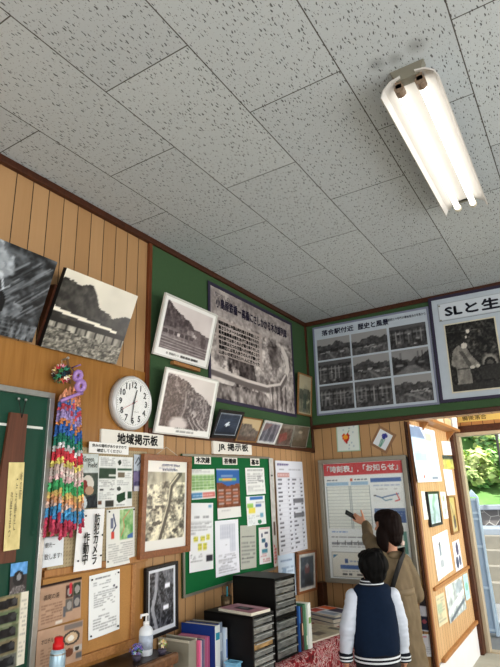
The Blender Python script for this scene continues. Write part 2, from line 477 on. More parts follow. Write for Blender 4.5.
# far wall: solid up to the passage, then only the band above the opening, then solid again
struct('wall_far', MB().box(XW, PX - .045, YF, YF + .12, 0, CE).box(PX - .045, 1.05, YF, YF + .12, 2.212, CE).box(1.05, 3.0, YF, YF + .12, 0, CE), WOODF)
struct('wall_right', MB().box(2.8, 2.95, -3.0, YF + .12, 0, .85).box(2.8, 2.95, -3.0, YF + .12, 2.45, CE)
       .box(2.8, 2.95, -3.0, -1.7, .85, 2.45).box(2.8, 2.95, 3.2, YF + .12, .85, 2.45), WHITEW)
struct('wall_back', MB().box(XW, 2.8, -3.0, -2.86, 0, .85).box(XW, 2.8, -3.0, -2.86, 2.45, CE)
       .box(XW, -1.6, -3.0, -2.86, .85, 2.45).box(1.9, 2.8, -3.0, -2.86, .85, 2.45), WHITEW)
def window(name, a0, a1, z0, z1, axis, pos):
    f = MB()
    n = 4
    for i in range(n + 1):
        a = a0 + (a1 - a0) * i / n
        f.box(*( (pos - .03, pos + .03, a - .025, a + .025) if axis == 0 else (a - .025, a + .025, pos - .03, pos + .03)), z0, z1)
    for z in (z0, (z0 + z1) / 2, z1):
        f.box(*((pos - .025, pos + .025, a0, a1) if axis == 0 else (a0, a1, pos - .025, pos + .025)), z - .025, z + .025)
    struct(name, f, ALU)
window('window_1', -1.7, 3.2, .85, 2.45, 0, 2.87)
window('window_2', -1.6, 1.9, .85, 2.45, 1, -2.93)

# cornices, green felt boards and their rails
struct('trim_1', MB().box(XW, XW + .03, -2.8, YF, CE - .042, CE, .004), DARKW)
struct('trim_2', MB().box(XW + .03, 3.0, YF - .03, YF, CE - .042, CE, .004), DARKW)
struct('trim_3', MB().box(XW, XW + .022, 2.398, 2.428, 1.99, CE - .042, .003), REDW)
struct('wall_left_green_panel', MB().box(XW, XW + .012, 2.428, YF, 2.035, CE - .042), GREEN)
struct('trim_4', MB().box(XW, XW + .03, 2.428, YF, 1.997, 2.03, .004), DARKW)
struct('wall_far_green_panel', MB().box(XW + .03, 3.0, YF - .012, YF, 2.252, CE - .042), GREEN)
struct('trim_5', MB().box(XW + .03, 3.0, YF - .030, YF, 2.212, 2.250, .005), DARKW)
struct('trim_6', MB().box(XW, XW + .03, YF - .03, YF, 1.99, CE - .042, .004), DARKW)
# big honey coloured plywood sheet on the long wall
struct('wall_left_plywood', MB().box(XW, XW + .009, .2, 2.447, .70, 2.372, .002), PLY)
struct('trim_7', MB().box(XW + .009, XW + .026, 1.75, 2.447, 1.285, 1.318, .004), MIDW)
struct('trim_8', MB().box(XW, XW + .06, YF - .09, YF, .0, .86, .004), DARKW)

# the passage beyond the opening
EW = 6.50
struct('wall_passage', MB().box(PX - .044, PX, YF + .03, EW, .30, 2.75), WOODP)
struct('trim_9', MB().box(PX - .034, PX - .018, YF - .016, YF + .02, 0, 2.2, .005), DARKW)
struct('trim_14', MB().box(PX - .018, PX + .008, YF - .012, YF + .035, 0, 2.2, .010), ORANGEW)
struct('trim_10', MB().box(PX, PX + .03, YF + .13, EW - .06, .288, .318, .004), MIDW)
struct('trim_11', MB().box(PX, PX + .022, YF + .13, EW - .06, .81, .838, .003), MIDW)
struct('wall_passage_wainscot', MB().box(PX - .044, PX + .006, YF + .03, EW - .05, 0, .29), WHITEW)
struct('trim_12', MB().box(PX - .03, PX + .045, EW - .14, EW, 0, 2.27, .006), DARKW)
struct('wall_entrance', MB().box(PX - .12, PX - .02, EW, EW + .12, 0, 2.75).box(PX - .02, 1.0, EW, EW + .12, 2.27, 2.75).box(1.0, 3.0, EW, EW + .12, 0, 2.75), WOODE)
struct('trim_13', MB().box(PX - .02, 1.0, EW - .03, EW, 2.22, 2.30, .004), DARKW)
struct('ceiling_passage', MB().box(PX - .12, 3.0, YF + .12, EW + .12, 2.75, 2.85), WHITEW)
d = MB().box(PX + .045, PX + .085, EW - .03, EW + .09, 0, 2.185, .004).box(.96, 1.0, EW - .03, EW + .09, 0, 2.185, .004)
d.box(PX + .045, 1.0, EW - .03, EW + .09, 2.185, 2.225, .004).box(PX + .045, 1.0, EW - .02, EW + .08, 0, .012)
struct('door_1', d, ALUP)
# (wall, along, height of bottom edge, width, height, roll, tilt) of every flat thing on a wall, in metres and radians
PLACES = {
    'panel_valley': ('L', 1.88, 2.368, 0.5125, 0.416, 0.0094, 0.3898),
    'photo_station': ('L', 2.714, 2.496, 0.5739, 0.4033, 0.0043, 0.2544),
    'photo_curve': ('L', 2.735, 2.005, 0.5649, 0.4078, 0.0053, 0.236),
    'poster_bridge': ('L', 3.744, 2.291, 1.375, 0.9199, 0.0096, 0.0105),
    'corner_photo': ('L', 4.58, 2.331, 0.2938, 0.3964, 0.0107, 0.092),
    'row1': ('L', 3.194, 2.025, 0.3171, 0.2068, 0.0421, 0.4547),
    'row2': ('L', 3.501, 2.016, 0.2953, 0.192, 0.0216, 0.4192),
    'row3': ('L', 3.805, 2.023, 0.2883, 0.1918, 0.002, 0.4964),
    'row4': ('L', 4.087, 2.022, 0.2585, 0.1876, 0.0383, 0.3711),
    'row5': ('L', 4.389, 2.022, 0.3085, 0.1978, 0.0297, 0.3033),
    'sign_local': ('L', 2.311, 1.908, 0.5108, 0.09, 0.015, 0),
    'sign_jr': ('L', 3.354, 1.913, 0.5124, 0.0966, 0.027, 0),
    'slip': ('L', 2.109, 1.861, 0.2914, 0.0581, 0.0033, 0),
    'field': ('L', 1.985, 1.583, 0.1222, 0.2729, 0.0252, 0),
    'news': ('L', 2.17, 1.582, 0.256, 0.2671, 0.0067, 0),
    'field2': ('L', 2.347, 1.663, 0.0792, 0.2045, -0.008, 0),
    'camera_sheet': ('L', 1.993, 1.292, 0.1729, 0.2871, 0.0053, 0.0504),
    'map_sheet': ('L', 2.233, 1.286, 0.2119, 0.2877, 0.0374, 0),
    'memo': ('L', 1.786, 1.331, 0.1232, 0.1337, 0.014, 0),
    'brown1': ('L', 1.857, 1.075, 0.2479, 0.1831, 0.0297, 0),
    'brown2': ('L', 1.853, 0.9019, 0.2583, 0.1706, -0.0022, 0),
    'notice': ('L', 2.139, 0.9734, 0.2098, 0.2898, 0.0426, 0),
    'aerial': ('L', 2.574, 1.3, 0.4474, 0.5729, -0.0004, 0.0224),
    'blackframe': ('L', 2.574, 0.8808, 0.2775, 0.3709, 0.0338, 0.0122),
    'greenboard': ('L', 3.342, 1.049, 1.137, 0.8565, 0.0219, 0),
    'strip': ('L', 3.906, 1.082, 0.071, 0.8257, 0.0034, 0),
    'lab1': ('L', 2.975, 1.832, 0.1865, 0.0547, 0.0118, 0),
    'lab2': ('L', 3.308, 1.838, 0.1896, 0.0519, 0.025, 0),
    'lab3': ('L', 3.657, 1.84, 0.1372, 0.0561, 0.0203, 0),
    'p_green': ('L', 2.983, 1.607, 0.2661, 0.1932, 0.0289, 0),
    'p_yellow': ('L', 2.951, 1.168, 0.2571, 0.4138, -0.0245, 0),
    'p_blue': ('L', 3.283, 1.471, 0.2912, 0.3375, 0.0164, 0),
    'p_doc2': ('L', 3.253, 1.106, 0.2875, 0.3533, -0.0042, 0),
    'p_small': ('L', 3.659, 1.625, 0.2826, 0.1999, 0.0242, 0),
    'p_yb': ('L', 3.654, 1.402, 0.2757, 0.2113, 0.0144, 0),
    'p_grey': ('L', 3.517, 1.114, 0.2198, 0.2936, -0.0464, 0),
    'p_red': ('L', 3.762, 1.12, 0.1705, 0.2597, -0.0153, 0),
    'fare': ('L', 4.244, 1.153, 0.5029, 0.7426, 0.01, 0),
    'lowposter': ('L', 4.111, 0.8288, 0.2907, 0.3228, -0.0257, 0),
    'rightframe': ('L', 4.429, 0.8194, 0.3624, 0.325, -0.0333, 0.0417),
    'board9': ('F', -1.581, 2.327, 1.156, 0.8924, -0.0164, 0),
    'heart': ('F', -1.876, 1.979, 0.2283, 0.2572, -0.0208, 0),
    'flower': ('F', -1.583, 2, 0.1307, 0.1497, -0.5893, 0),
    'timetable': ('F', -1.762, 0.8588, 0.8322, 1.056, -0.0044, 0),
    'ttpaper': ('F', -1.782, 0.8879, 0.697, 0.9998, -0.0018, 0),
    'cardphoto': ('F', -1.36, 0.5358, 0.0589, 0.2838, -0.047, 0),
    'card': ('F', -1.343, 0.3577, 0.0759, 0.1574, 0.0776, 0),
    'slphoto': ('F', -0.7323, 2.379, 0.3967, 0.5984, -0.0398, 0),
    'calendar': ('P', 5.136, 1.685, 0.8904, 0.4896, 0.0171, 0),
    'ps1': ('P', 6.191, 1.973, 0.5229, 0.1457, 0.052, 0),
    'ps2': ('P', 6.122, 1.823, 0.4891, 0.1415, 0.0305, 0),
    'ps3': ('P', 6.037, 1.554, 0.4063, 0.2611, 0.003, 0),
    'pa': ('P', 4.957, 1.369, 0.172, 0.2353, -0.0322, 0),
    'pframe': ('P', 5.21, 1.303, 0.4189, 0.2971, 0.0018, 0),
    'pb': ('P', 5.674, 1.34, 0.2192, 0.2519, -0.0199, 0),
    'pwood': ('P', 5.939, 1.183, 0.3006, 0.3669, -0.0019, 0),
    'pc': ('P', 5.372, 0.8692, 0.604, 0.3627, 0.0343, 0),
    'pd': ('P', 5.962, 0.8466, 0.32, 0.2689, 0.0188, 0),
    'pe': ('P', 5.073, 0.5282, 0.2945, 0.2307, -0.0354, 0),
    'pf': ('P', 5.655, 0.4885, 0.7328, 0.2934, -0.007, 0),
    'pg': ('P', 6.17, 0.5443, 0.2222, 0.2342, -0.0424, 0),
    'sl_card': ('L', 1.617, 1.243, 0.0848, 0.1247, 0.0208, 0),
    'plaque_note': ('L', 1.56, 1.424, 0.073, 0.3733, 0.0301, 0),
}
# ================================================================== pictures and papers on the walls
INK = (.10, .10, .11)

def ridge(cv, y0, amp, f, seed, base_c, tex=.12, nx=14, ny=10):
    """a mountain skyline: fills everything below it"""
    rg = np.random.default_rng(seed)
    x = (np.arange(cv.w) + .5) / cv.w
    y = np.zeros(cv.w) + y0(x) if callable(y0) else np.zeros(cv.w) + y0
    for k in range(4):
        y = y + amp / (k + 1) * np.sin(x * f * (k + 1) * 2.1 + rg.uniform(0, 6)) * .5
    m = (cv.Y > y[None, :]).astype(float)
    t = (cv.fbm(nx, ny) - .5) * 2 * tex
    cv.a = cv.a * (1 - m[..., None]) + np.clip(base_c + t, 0, 1)[..., None] * m[..., None]
    return cv

def view(w, h, seed, kind):
    """old black-and-white views; grey values 0..1"""
    g = Cv(w, h, .82, seed); rg = g.rg
    if kind == 'valley':
        g.mott(.04, 3, 3)
        ridge(g, lambda x: .44 - .27 * np.exp(-((x - .40) / .12) ** 2) - .32 * np.exp(-((x - .06) / .20) ** 2) - .12 * np.exp(-((x - .26) / .12) ** 2) - .06 * np.exp(-((x - .62) / .12) ** 2), .02, 9, seed, .20, .12, 18, 12)
        ridge(g, lambda x: .50 - .17 * np.exp(-((x - .95) / .22) ** 2), .02, 9, seed + 1, .19, .08)
        g.poly([(0, .47), (.10, .50), (.30, .515), (.55, .535), (.86, .565), (.86, .595), (.5, .57), (.2, .548), (0, .53)], 1.0)
        g.rect(0, .60, 1, .665, .08); g.poly([(.0, .665), (1, .665), (1, .77), (0, .72)], .52, 1, .22, 18, 5)
        for i in range(8): g.rect(.08 + i * .125, .63, .100 + i * .125, .76, .08)
        g.poly([(0, .73), (1, .76), (1, 1), (0, 1)], .46, 1, .26, 34, 44)
    elif kind == 'smoke':
        g.a[:] = .27; g.mott(.20, 14, 12)
        for i in range(60):
            x = rg.uniform(.66, 1.02); y = rg.uniform(.08, .62); g.line([(x - .14, y + .18), (x, y)], .012, rg.choice([.12, .2, .5, .62, .7]), .7)
        for i in range(60):
            a, r = rg.uniform(0, 6.3), rg.uniform(0, .20)
            g.ell(.50 + r * .75 * math.cos(a), .26 + r * 1.2 * math.sin(a), rg.uniform(.03, .06), rg.uniform(.03, .07), rg.uniform(.40, .95), .7, .6)
        g.poly([(.62, .74), (.72, .60), (.82, .64), (.78, .74), (.66, .80)], .62, .8, .25)
        g.ell(.545, .67, .10, .17, .10, .95); g.ell(.555, .635, .032, .05, .66); g.ell(.53, .74, .022, .03, .72)
        g.line([(.45, .66), (.64, .45)], .010, .9); g.line([(.50, .44), (.55, .50)], .016, .97); g.line([(.56, .40), (.59, .50)], .014, .95)
        g.poly([(0, .82), (1, .80), (1, 1), (0, 1)], .36, 1, .28, 44, 14)
        for y in (.86, .91, .96): g.line([(0, y + .02), (1, y - .03)], .008, .6, .7)
    elif kind == 'station':
        g.mott(.03, 3, 3)
        ridge(g, lambda x: .02 + .62 * x ** 1.1 + .10 * np.exp(-((x - .25) / .1) ** 2) * 0, .04, 6, seed, .23, .17, 22, 16)
        ridge(g, lambda x: .52 - .10 * np.exp(-((x - .75) / .16) ** 2), .03, 7, seed + 3, .36, .10)
        g.poly([(0, .56), (1, .62), (1, 1), (0, 1)], .40, 1, .12, 24, 12)
        for i in range(6): g.poly([(.02 + i * .11, .585), (.11 + i * .11, .59), (.11 + i * .11, .665), (.02 + i * .11, .66)], .18, 1, .08)
        g.poly([(.30, .60), (.36, .60), (.36, .66), (.30, .655)], .80)
        g.poly([(.50, .50), (.60, .47), (.74, .555), (.70, .60), (.54, .57)], .62, 1, .2); g.poly([(.54, .55), (.68, .58), (.68, .62), (.54, .60)], .30)
        g.poly([(.80, .50), (.95, .53), (.95, .8), (.86, .76)], .26, 1, .1)
        for y in (.73, .79, .85, .91, .96): g.line([(0, y), (1, y + .045)], .012, .72, .75); g.line([(0, y + .03), (1, y + .07)], .02, .2, .7)
    elif kind == 'curve':
        g.mott(.03, 3, 3)
        ridge(g, lambda x: .02 + .12 * x + .50 * np.clip(x - .30, 0, 1) ** 1.1, .03, 9, seed, .34, .28, 34, 30)
        ridge(g, lambda x: .06 + 1.1 * np.clip(x - .02, 0, 1) + .3 * np.clip(x - .3, 0, 1), .04, 8, seed + 2, .22, .22, 36, 30)
        for x0, w_ in ((.42, .03), (.80, .022), (.86, .018)): g.line([(x0, .35), (x0 + .03, .6), (x0 - .02, .85)], w_, .72, .6)
        g.ell(.64, .70, .07, .09, .8, .7, .6); g.ell(.62, .73, .02, .03, .2)
        g.ell(.36, .93, .22, .16, .80, 1, .6)
        for dx in (0, .09, .18): g.line([(.50 + dx, .78), (.58 + dx, .88), (.66 + dx * 1.4, 1.0)], .022, .18, .9); g.line([(.53 + dx, .79), (.61 + dx, .88), (.70 + dx * 1.4, 1.0)], .014, .85, .9)
    elif kind == 'bridge':
        g.a[:] = .58; g.mott(.18, 8, 8); g.mott(.20, 40, 30)
        g.poly([(.12, .55), (.40, .62), (.55, .95), (.10, .95)], .55, 1, .5, 26, 22)
        g.poly([(.20, .56), (.46, .60), (.50, .80), (.34, .78)], .13, .8, .25, 22, 16)
        g.poly([(.02, .70), (.30, .76), (.22, .86), (.02, .84)], .92, .9, .1)
        g.line([(.86, .34), (.91, .42), (.92, .52), (.88, .62)], .05, .90); g.line([(.88, .62), (.80, .74), (.62, .80), (.40, .80), (.0, .77)], .05, .42)
        g.line([(.88, .60), (.80, .715), (.62, .775), (.40, .775), (.0, .745)], .018, .86)
        for i in range(9): g.line([(.66 + i * .03, .78 - i * .006), (.66 + i * .03, 1)], .014, .25 if i % 2 else .7, .8)
        g.poly([(.64, .36), (.80, .32), (.86, .50), (.70, .60)], .42, .7, .3)
        g.poly([(0, .86), (.6, .86), (.7, 1), (0, 1)], .48, 1, .3, 26, 12)
    elif kind == 'aerial':
        g.a[:] = .62; g.mott(.34, 10, 14); g.mott(.16, 30, 40)
        g.poly([(0, 0), (1, 0), (1, .16), (.5, .14), (0, .20)], .62, .9, .16, 7, 4)
        for i in range(120):
            x, y = rg.uniform(.05, .95), rg.uniform(.28, .95)
            g.rect(x, y, x + rg.uniform(.02, .07), y + rg.uniform(.012, .035), .92 if i % 3 else .12, .8)
        g.line([(.86, .02), (.62, .2), (.56, .5), (.46, .75), (.34, 1)], .10, .18, .85); g.line([(.80, .04), (.59, .2), (.53, .5), (.42, .75), (.30, 1)], .03, .9, .8)
        g.line([(.36, .55), (.36, .72), (.24, 1)], .07, .88, .8)
        for i in range(9): g.ell(rg.uniform(.05, .95), rg.uniform(.35, .9), .06, .03, .08, .7)
        g.rect(0, .25, .45, .29, .85, .6)
    elif kind == 'river':
        g.a[:] = .26; g.mott(.26, 16, 22)
        g.line([(.30, 0), (.26, .35), (.12, .62), (.30, 1)], .13, .70, .8); g.line([(.36, 0), (.34, .30), (.5, .6), (.44, 1)], .04, .5, .8)
        g.poly([(.5, 0), (1, 0), (1, .30), (.68, .26)], .45, .8, .15)
        g.rect(.62, .25, .84, .33, .93); g.rect(.55, .62, .78, .70, .93)
    elif kind == 'village':
        g.a[:] = .72
        ridge(g, lambda x: .25 + .22 * np.abs(x - rg.uniform(.3, .7)), .10, 5, seed, .34, .12)
        ridge(g, .52, .05, 6, seed + 1, .26, .12)
        g.poly([(0, .66), (1, .60), (1, 1), (0, 1)], .40, 1, .16, 18, 9)
        for i in range(7):
            x, y = rg.uniform(.05, .8), rg.uniform(.5, .7)
            g.poly([(x, y + .06), (x + .06, y), (x + .17, y + .02), (x + .14, y + .08)], rg.choice([.75, .6, .2]))
        g.line([(rg.uniform(.1, .9), .95), (rg.uniform(.3, .7), .66)], .05, .62, .8)
    elif kind == 'street':
        g.a[:] = .66; g.mott(.04, 3, 3)
        ridge(g, lambda x: .35 + .1 * x, .12, 5, seed, .35, .1)
        g.poly([(0, .20), (.42, .52), (.42, .70), (0, .95)], .22, 1, .14); g.poly([(1, .12), (.62, .50), (.62, .68), (1, .95)], .26, 1, .14)
        g.poly([(.42, .66), (.60, .66), (.95, 1), (.05, 1)], .52, 1, .08)
        for x in (.25, .7, .82): g.line([(x, .15), (x, .75)], .014, .15)
        g.rect(.1, .60, .3, .66, .75); g.rect(.7, .55, .85, .60, .7)
    elif kind == 'yard':
        g.a[:] = .30; g.mott(.16, 14, 9)
        g.rect(0, 0, 1, .16, .42); g.rect(.02, .32, 1, .38, .62); g.rect(.05, .55, .9, .58, .58)
        for i in range(9): g.rect(.06 + i * .11, .25, .085 + i * .11, .8, rg.choice([.12, .75, .55]))
        for i in range(14): x, y = rg.uniform(0, .9), rg.uniform(.3, .85); g.rect(x, y, x + .07, y + .05, rg.choice([.85, .1, .5]))
    elif kind == 'workman':
        g.a[:] = .20; g.mott(.16, 24, 32)
        for i in range(40): x, y = rg.uniform(.4, 1), rg.uniform(.05, .55); g.ell(x, y, .03, .02, rg.uniform(.3, .6), .6)
        g.line([(0, .12), (1, .14)], .008, .55); g.ell(.45, .14, .035, .03, .95); g.ell(.40, .22, .02, .015, .9)
        g.ell(.80, .62, .17, .13, .62, 1, .5); g.ell(.80, .64, .11, .085, .16); g.ell(.80, .64, .06, .045, .4)
        g.rect(.60, .66, 1, .86, .24); g.line([(.50, .68), (.80, .66)], .018, .05)
        g.poly([(.10, .40), (.22, .33), (.36, .34), (.44, .48), (.60, .64), (.55, .70), (.40, .62), (.42, .95), (.12, .95), (.14, .66), (.04, .60)], .56, 1, .08, 14, 16)
        g.poly([(.22, .42), (.30, .42), (.46, .66), (.40, .70)], .38); g.line([(.16, .68), (.40, .68)], .02, .2)
        g.ell(.32, .30, .085, .06, .22); g.ell(.34, .345, .06, .045, .85); g.ell(.45, .67, .05, .025, .8); g.ell(.56, .66, .04, .022, .8)
        g.rect(0, .9, 1, 1, .24); g.mott(.05, 40, 50)
    elif kind == 'locomotive':
        g.a[:] = .74; ridge(g, .3, .2, 5, seed, .5, .1)
        g.rect(0, .75, 1, 1, .55); g.mott(.06, 12, 8)
        g.poly([(.10, .42), (.62, .34), (.72, .42), (.74, .76), (.08, .78)], .12, 1, .06); g.ell(.68, .52, .11, .16, .10); g.ell(.69, .50, .045, .07, .5)
        g.rect(.10, .3, .28, .5, .14); g.rect(.58, .22, .64, .4, .1); g.rect(.02, .74, .9, .80, .2)
        for x in (.18, .32, .46): g.ell(x, .76, .07, .10, .3); g.ell(x, .76, .05, .075, .08)
    return g

SEPIA = ((.10, .08, .09), (.93, .90, .88))
MAUVE = ((.22, .17, .18), (.90, .87, .86))
GREYT = ((.07, .07, .08), (.90, .90, .88))
COLD = ((.06, .07, .08), (.82, .85, .88))
CREAM = ((.10, .10, .09), (.93, .91, .85))

def res(w, h, k):
    """cells along each side for a sheet that shows about k cells per metre"""
    return max(6, int(w * k)), max(6, int(h * k))

FRAME_BLACK = mat('black_frame', (.09, .08, .08), .4, vary=.08)
FRAME_BROWN = wood_mat('brown_picture_frame', (.47, .28, .15), (.57, .36, .20), rough=.35)
FRAME_TAN = wood_mat('tan_picture_frame', (.50, .36, .20), (.60, .45, .27), rough=.4)
FRAME_WHITE = mat('white_metal_frame', (.80, .80, .78), .35, .1, vary=.04)
FRAME_GREY = mat('grey_metal_frame', (.55, .54, .50), .4, .5, vary=.05)
FRAME_NAVY = mat('dark_violet_border', (.20, .18, .27), .6, vary=.06)
BACKB = mat('backing_board', (.20, .13, .08), .7, vary=.1)

def border(w, h, t, d, z0=0.0, bev=.0015):
    mb = MB()
    mb.box(-w / 2, w / 2, 0, t, z0, z0 + d, bev).box(-w / 2, w / 2, h - t, h, z0, z0 + d, bev)
    mb.box(-w / 2, -w / 2 + t, t, h - t, z0, z0 + d, bev).box(w / 2 - t, w / 2, t, h - t, z0, z0 + d, bev)
    return mb

def place(key, off=.004):
    pl, u, z, w, h, roll, tilt = PLACES[key]
    return wall_matrix(pl, u, z, roll, tilt, off), w, h

def framed(key, name, cv_fn, k, frame_m, t, d, label, cat, group=None, off=.004, m=UNDERGLASS, inner='photo_print', inset=None):
    mw, w, h = place(key, off)
    o = tag(empty(name, mw=mw), label, cat, group)
    MB().box(-w / 2 + t * .5, w / 2 - t * .5, t * .5, h - t * .5, 0, d * .5).build('backing_board', BACKB, o)
    border(w, h, t, d).build('frame', frame_m, o)
    i = t * .9 if inset is None else inset
    cv = cv_fn(*res(w - 2 * i, h - 2 * i, k))
    sheet(cv, w - 2 * i, h - 2 * i, inner, m, o, y0=i, z=d * .5 + .0015)
    return o, w, h

def paper(key, name, cv_fn, k, label, cat='notice', group=None, off=.002, m=PAPER, curl=.006):
    mw, w, h = place(key, off)
    cv = cv_fn(*res(w, h, k))
    o = sheet(cv, w, h, name, m, mw=mw, curl=curl)
    return tag(o, label, cat, group), w, h

# ------------------------------------------------ the leaning photograph panels high on the long wall
def leaning_panel(key, kind, seed, tone, label, k=150, mwp=None, edge=BACKB, name='mounted_photograph'):
    if mwp is None: mw, w, h = place(key, .028)
    else: mw, w, h = mwp
    o = tag(empty(name, mw=mw), label, 'mounted photo', 'unframed mounted photos leaning out from the wall')
    MB().box(-w / 2, w / 2, 0, h, -.028, 0, .001).build('panel_core', edge, o)
    cw, ch = res(w, h, k)
    cv = Cv(cw, ch, 1, seed).paste(0, 0, 1, 1, view(cw, ch, seed, kind), *tone)
    sheet(cv, w, h, 'photo_print', GLOSSY, o, z=.0012)
    return o, w, h
BLACKE = mat('black_panel_edge', (.07, .055, .045), .6, vary=.08)
o, w, h = leaning_panel('panel_valley', 'valley', 5, CREAM, 'black-and-white mountain and railway bridge photo panel leaning out above the clock', edge=BLACKE)
MB().prism([(.0, -.028), (.32, -.028), (.30, -.12), (.03, -.028)], 0, -w / 2 - .012, -w / 2 + .012).build('support_block', DARKW, o)
leaning_panel(None, 'smoke', 9, COLD, 'dark black-and-white steam locomotive photo panel cut by the left frame edge', edge=BLACKE,
              mwp=(wall_matrix('L', 1.292, 2.372, .006, .36, .028), .56, .419))

# ------------------------------------------------ white framed photographs on the green felt
def with_caption(kind, seed, tone, m_=.055, cap=.12):
    def f(w, h):
        cv = Cv(w, h, (.93, .93, .92), seed)
        cv.paste(m_, m_ * 1.1, 1 - m_, 1 - cap, view(int(w * .9), int(h * .8), seed, kind), *tone)
        cv.rows(.26, 1 - cap * .72, .80, 1 - cap * .25, 1, (.15, .15, .15), .8, .8)
        return cv
    return f
o, w, h = framed('photo_station', 'framed_photo', with_caption('station', 21, MAUVE, .06, .13), 150, FRAME_WHITE, .012, .018,
                 'white-framed sepia photo of trains at a mountain station, above the rail-curve photo', 'framed photo', 'white-framed sepia photos on the green felt', off=.03)
lettering(o, 'ありし日の 備後落合 駅構内', 0, .034, .017, .34, (.14, .13, .13), 'caption', z=.012)
o, w, h = framed('photo_curve', 'framed_photo', with_caption('curve', 33, MAUVE, .05, .10), 150, FRAME_WHITE, .010, .016,
                 'white-framed sepia photo of a curving rail line below a steep wooded slope', 'framed photo', 'white-framed sepia photos on the green felt', off=.03)
lettering(o, '三段スイッチバックの線路', .02, .046, .012, .24, (.14, .13, .13), 'caption', z=.011)
# wooden rest under the station photograph
mw = wall_matrix('L', 2.80, 2.462, -.01, 0, .012)
o = tag(MB().box(-.17, .12, 0, .026, 0, .035, .004).build('wooden_rest', MIDW, mw=mw), 'narrow tan wooden rest strip under the station photo', 'wooden rest')

# ------------------------------------------------ big bridge poster
mw, w, h = place('poster_bridge', .0125)
o = tag(empty('large_poster', mw=mw), 'large sepia railway bridge poster with dark violet border and a vertical text block', 'poster')
border(w, h, .028, .006).build('border', FRAME_NAVY, o)
cw, ch = res(w - .05, h - .05, 130)
cv = Cv(cw, ch, 1, 3).paste(0, 0, 1, 1, view(cw, ch, 12, 'bridge'), (.16, .13, .13), (.86, .83, .81))
cv.rect(0, 0, 1, .26, (.66, .63, .62), .55)
cv.rect(.06, .27, .57, .61, (.70, .66, .64), .85)
sheet(cv, w - .05, h - .05, 'poster_print', PAPER, o, y0=.025, z=.003)
lettering(o, '小鳥原鉄橋ー高橋にさしかかる木次線列車', -.01, h * .845, .085, w * .84, (.11, .08, .20), 'title', z=.0045, bold=.03)
lettering(o, 'なつかしの', -.50, h * .915, .04, .20, (.20, .17, .24), 'subtitle', z=.0045)
for i, s in enumerate(('昭和初期に中国山地を越える鉄道として', '高さ三十メートルの鉄橋が架けられた', '蒸気機関車は煙をあげて急な坂を登り', '峠の駅では多くの人が乗り降りをした', '落合駅は三つの方面への分岐点となり', '機関区には百人余りの人々が働いて', '山あいの町はたいへんにぎわった')):
    lettering(o, s, -.255, h * .675 - i * .039, .030, .60, (.09, .08, .09), 'body_text', z=.0045, bold=.045)

# ------------------------------------------------ small photograph near the corner
def corner_cv(w, h):
    cv = Cv(w, h, (.72, .68, .56), 8); g = view(w, h, 17, 'village')
    cv.paste(.08, .06, .92, .94, g, (.22, .24, .20), (.80, .78, .66)); cv.rect(.08, .06, .92, .35, (.74, .70, .58), .8)
    cv.rect(.38, .48, .62, .85, (.2, .27, .2), .7); return cv
framed('corner_photo', 'framed_photo', corner_cv, 110, FRAME_TAN, .014, .014, 'small tan-framed faded photo hung close to the room corner', 'framed photo', off=.02)

# ------------------------------------------------ the row of small photographs standing on the rail
def row_photo(kind, tone, border_c=None, tint=None, seed=1):
    def f(w, h):
        cv = Cv(w, h, border_c or (.6, .6, .6), seed); b = .05 if border_c else .0
        cv.paste(b, b * 1.4, 1 - b, 1 - b * 1.4, view(w, h, seed, kind), *tone)
        if tint:
            for (x0, y0, x1, y1, c, al) in tint: cv.rect(x0, y0, x1, y1, c, al)
        return cv
    return f
RG = 'small photos leaning in a row on the green board rail'
def row1_cv(w, h):
    cv = Cv(w, h, (.78, .82, .86), 2); cv.rect(.05, .07, .95, .93, (.13, .18, .26)); cv.mott(.06, 9, 6)
    for i in range(5): cv.line([(.1, .75 - i * .10), (.45, .50 - i * .05), (.9, .66 - i * .12)], .03, (.22, .30, .40), .7)
    cv.poly([(.36, .52), (.50, .38), (.56, .42), (.50, .50), (.58, .52), (.44, .60)], (.88, .92, .96)); cv.rect(.05, .84, .95, .93, (.08, .1, .14)); return cv
framed('row1', 'small_photo', row1_cv, 120, FRAME_BLACK, .022, .012, 'small black-framed night-blue photo with a white shape, first on the rail beside the rail-curve photo', 'framed photo', RG, off=.036)
def row2_cv(w, h):
    cv = Cv(w, h, (.78, .70, .55), 3); ridge(cv, lambda x: .15 + .75 * np.abs(x - .35) ** 1.0 * .4 + .2 * x, .06, 6, 5, .42, .14)
    m = cv.a[..., 0:1] < .6; cv.a = np.where(m, cv.a * np.array([1.05, .95, .85]), cv.a); cv.rect(0, .78, 1, 1, (.35, .24, .18), .6); return cv
framed('row2', 'small_photo', row2_cv, 120, FRAME_TAN, .010, .012, 'small photo of a brown hillside under a cream sky, standing on the rail', 'framed photo', RG, off=.03)
def row3_cv(w, h):
    cv = Cv(w, h, (.84, .85, .86), 4); cv.rect(.06, .08, .94, .92, (.36, .36, .40)); cv.mott(.10, 8, 6)
    for i in range(6): cv.line([(.2 + i * .12, .12), (.1 + i * .15, .9)], .03, (.62, .62, .66) if i % 2 else (.2, .2, .24))
    cv.poly([(.06, .08), (.5, .08), (.3, .35), (.06, .5)], (.55, .42, .40), .7); return cv
framed('row3', 'small_photo', row3_cv, 120, FRAME_WHITE, .010, .012, 'small white-bordered photo of many rail tracks, third on the rail', 'framed photo', RG, off=.03)
def row4_cv(w, h):
    cv = Cv(w, h, (.36, .30, .27), 6); cv.mott(.12, 8, 7); cv.poly([(.1, .5), (.6, .35), (.7, .7), (.2, .9)], (.52, .24, .22), .7, .1); cv.rect(0, 0, 1, .2, (.55, .52, .46), .6); return cv
framed('row4', 'small_photo', row4_cv, 120, FRAME_GREY, .007, .012, 'small dark reddish photo on the rail between the track photo and the last brown photo', 'framed photo', RG, off=.03)
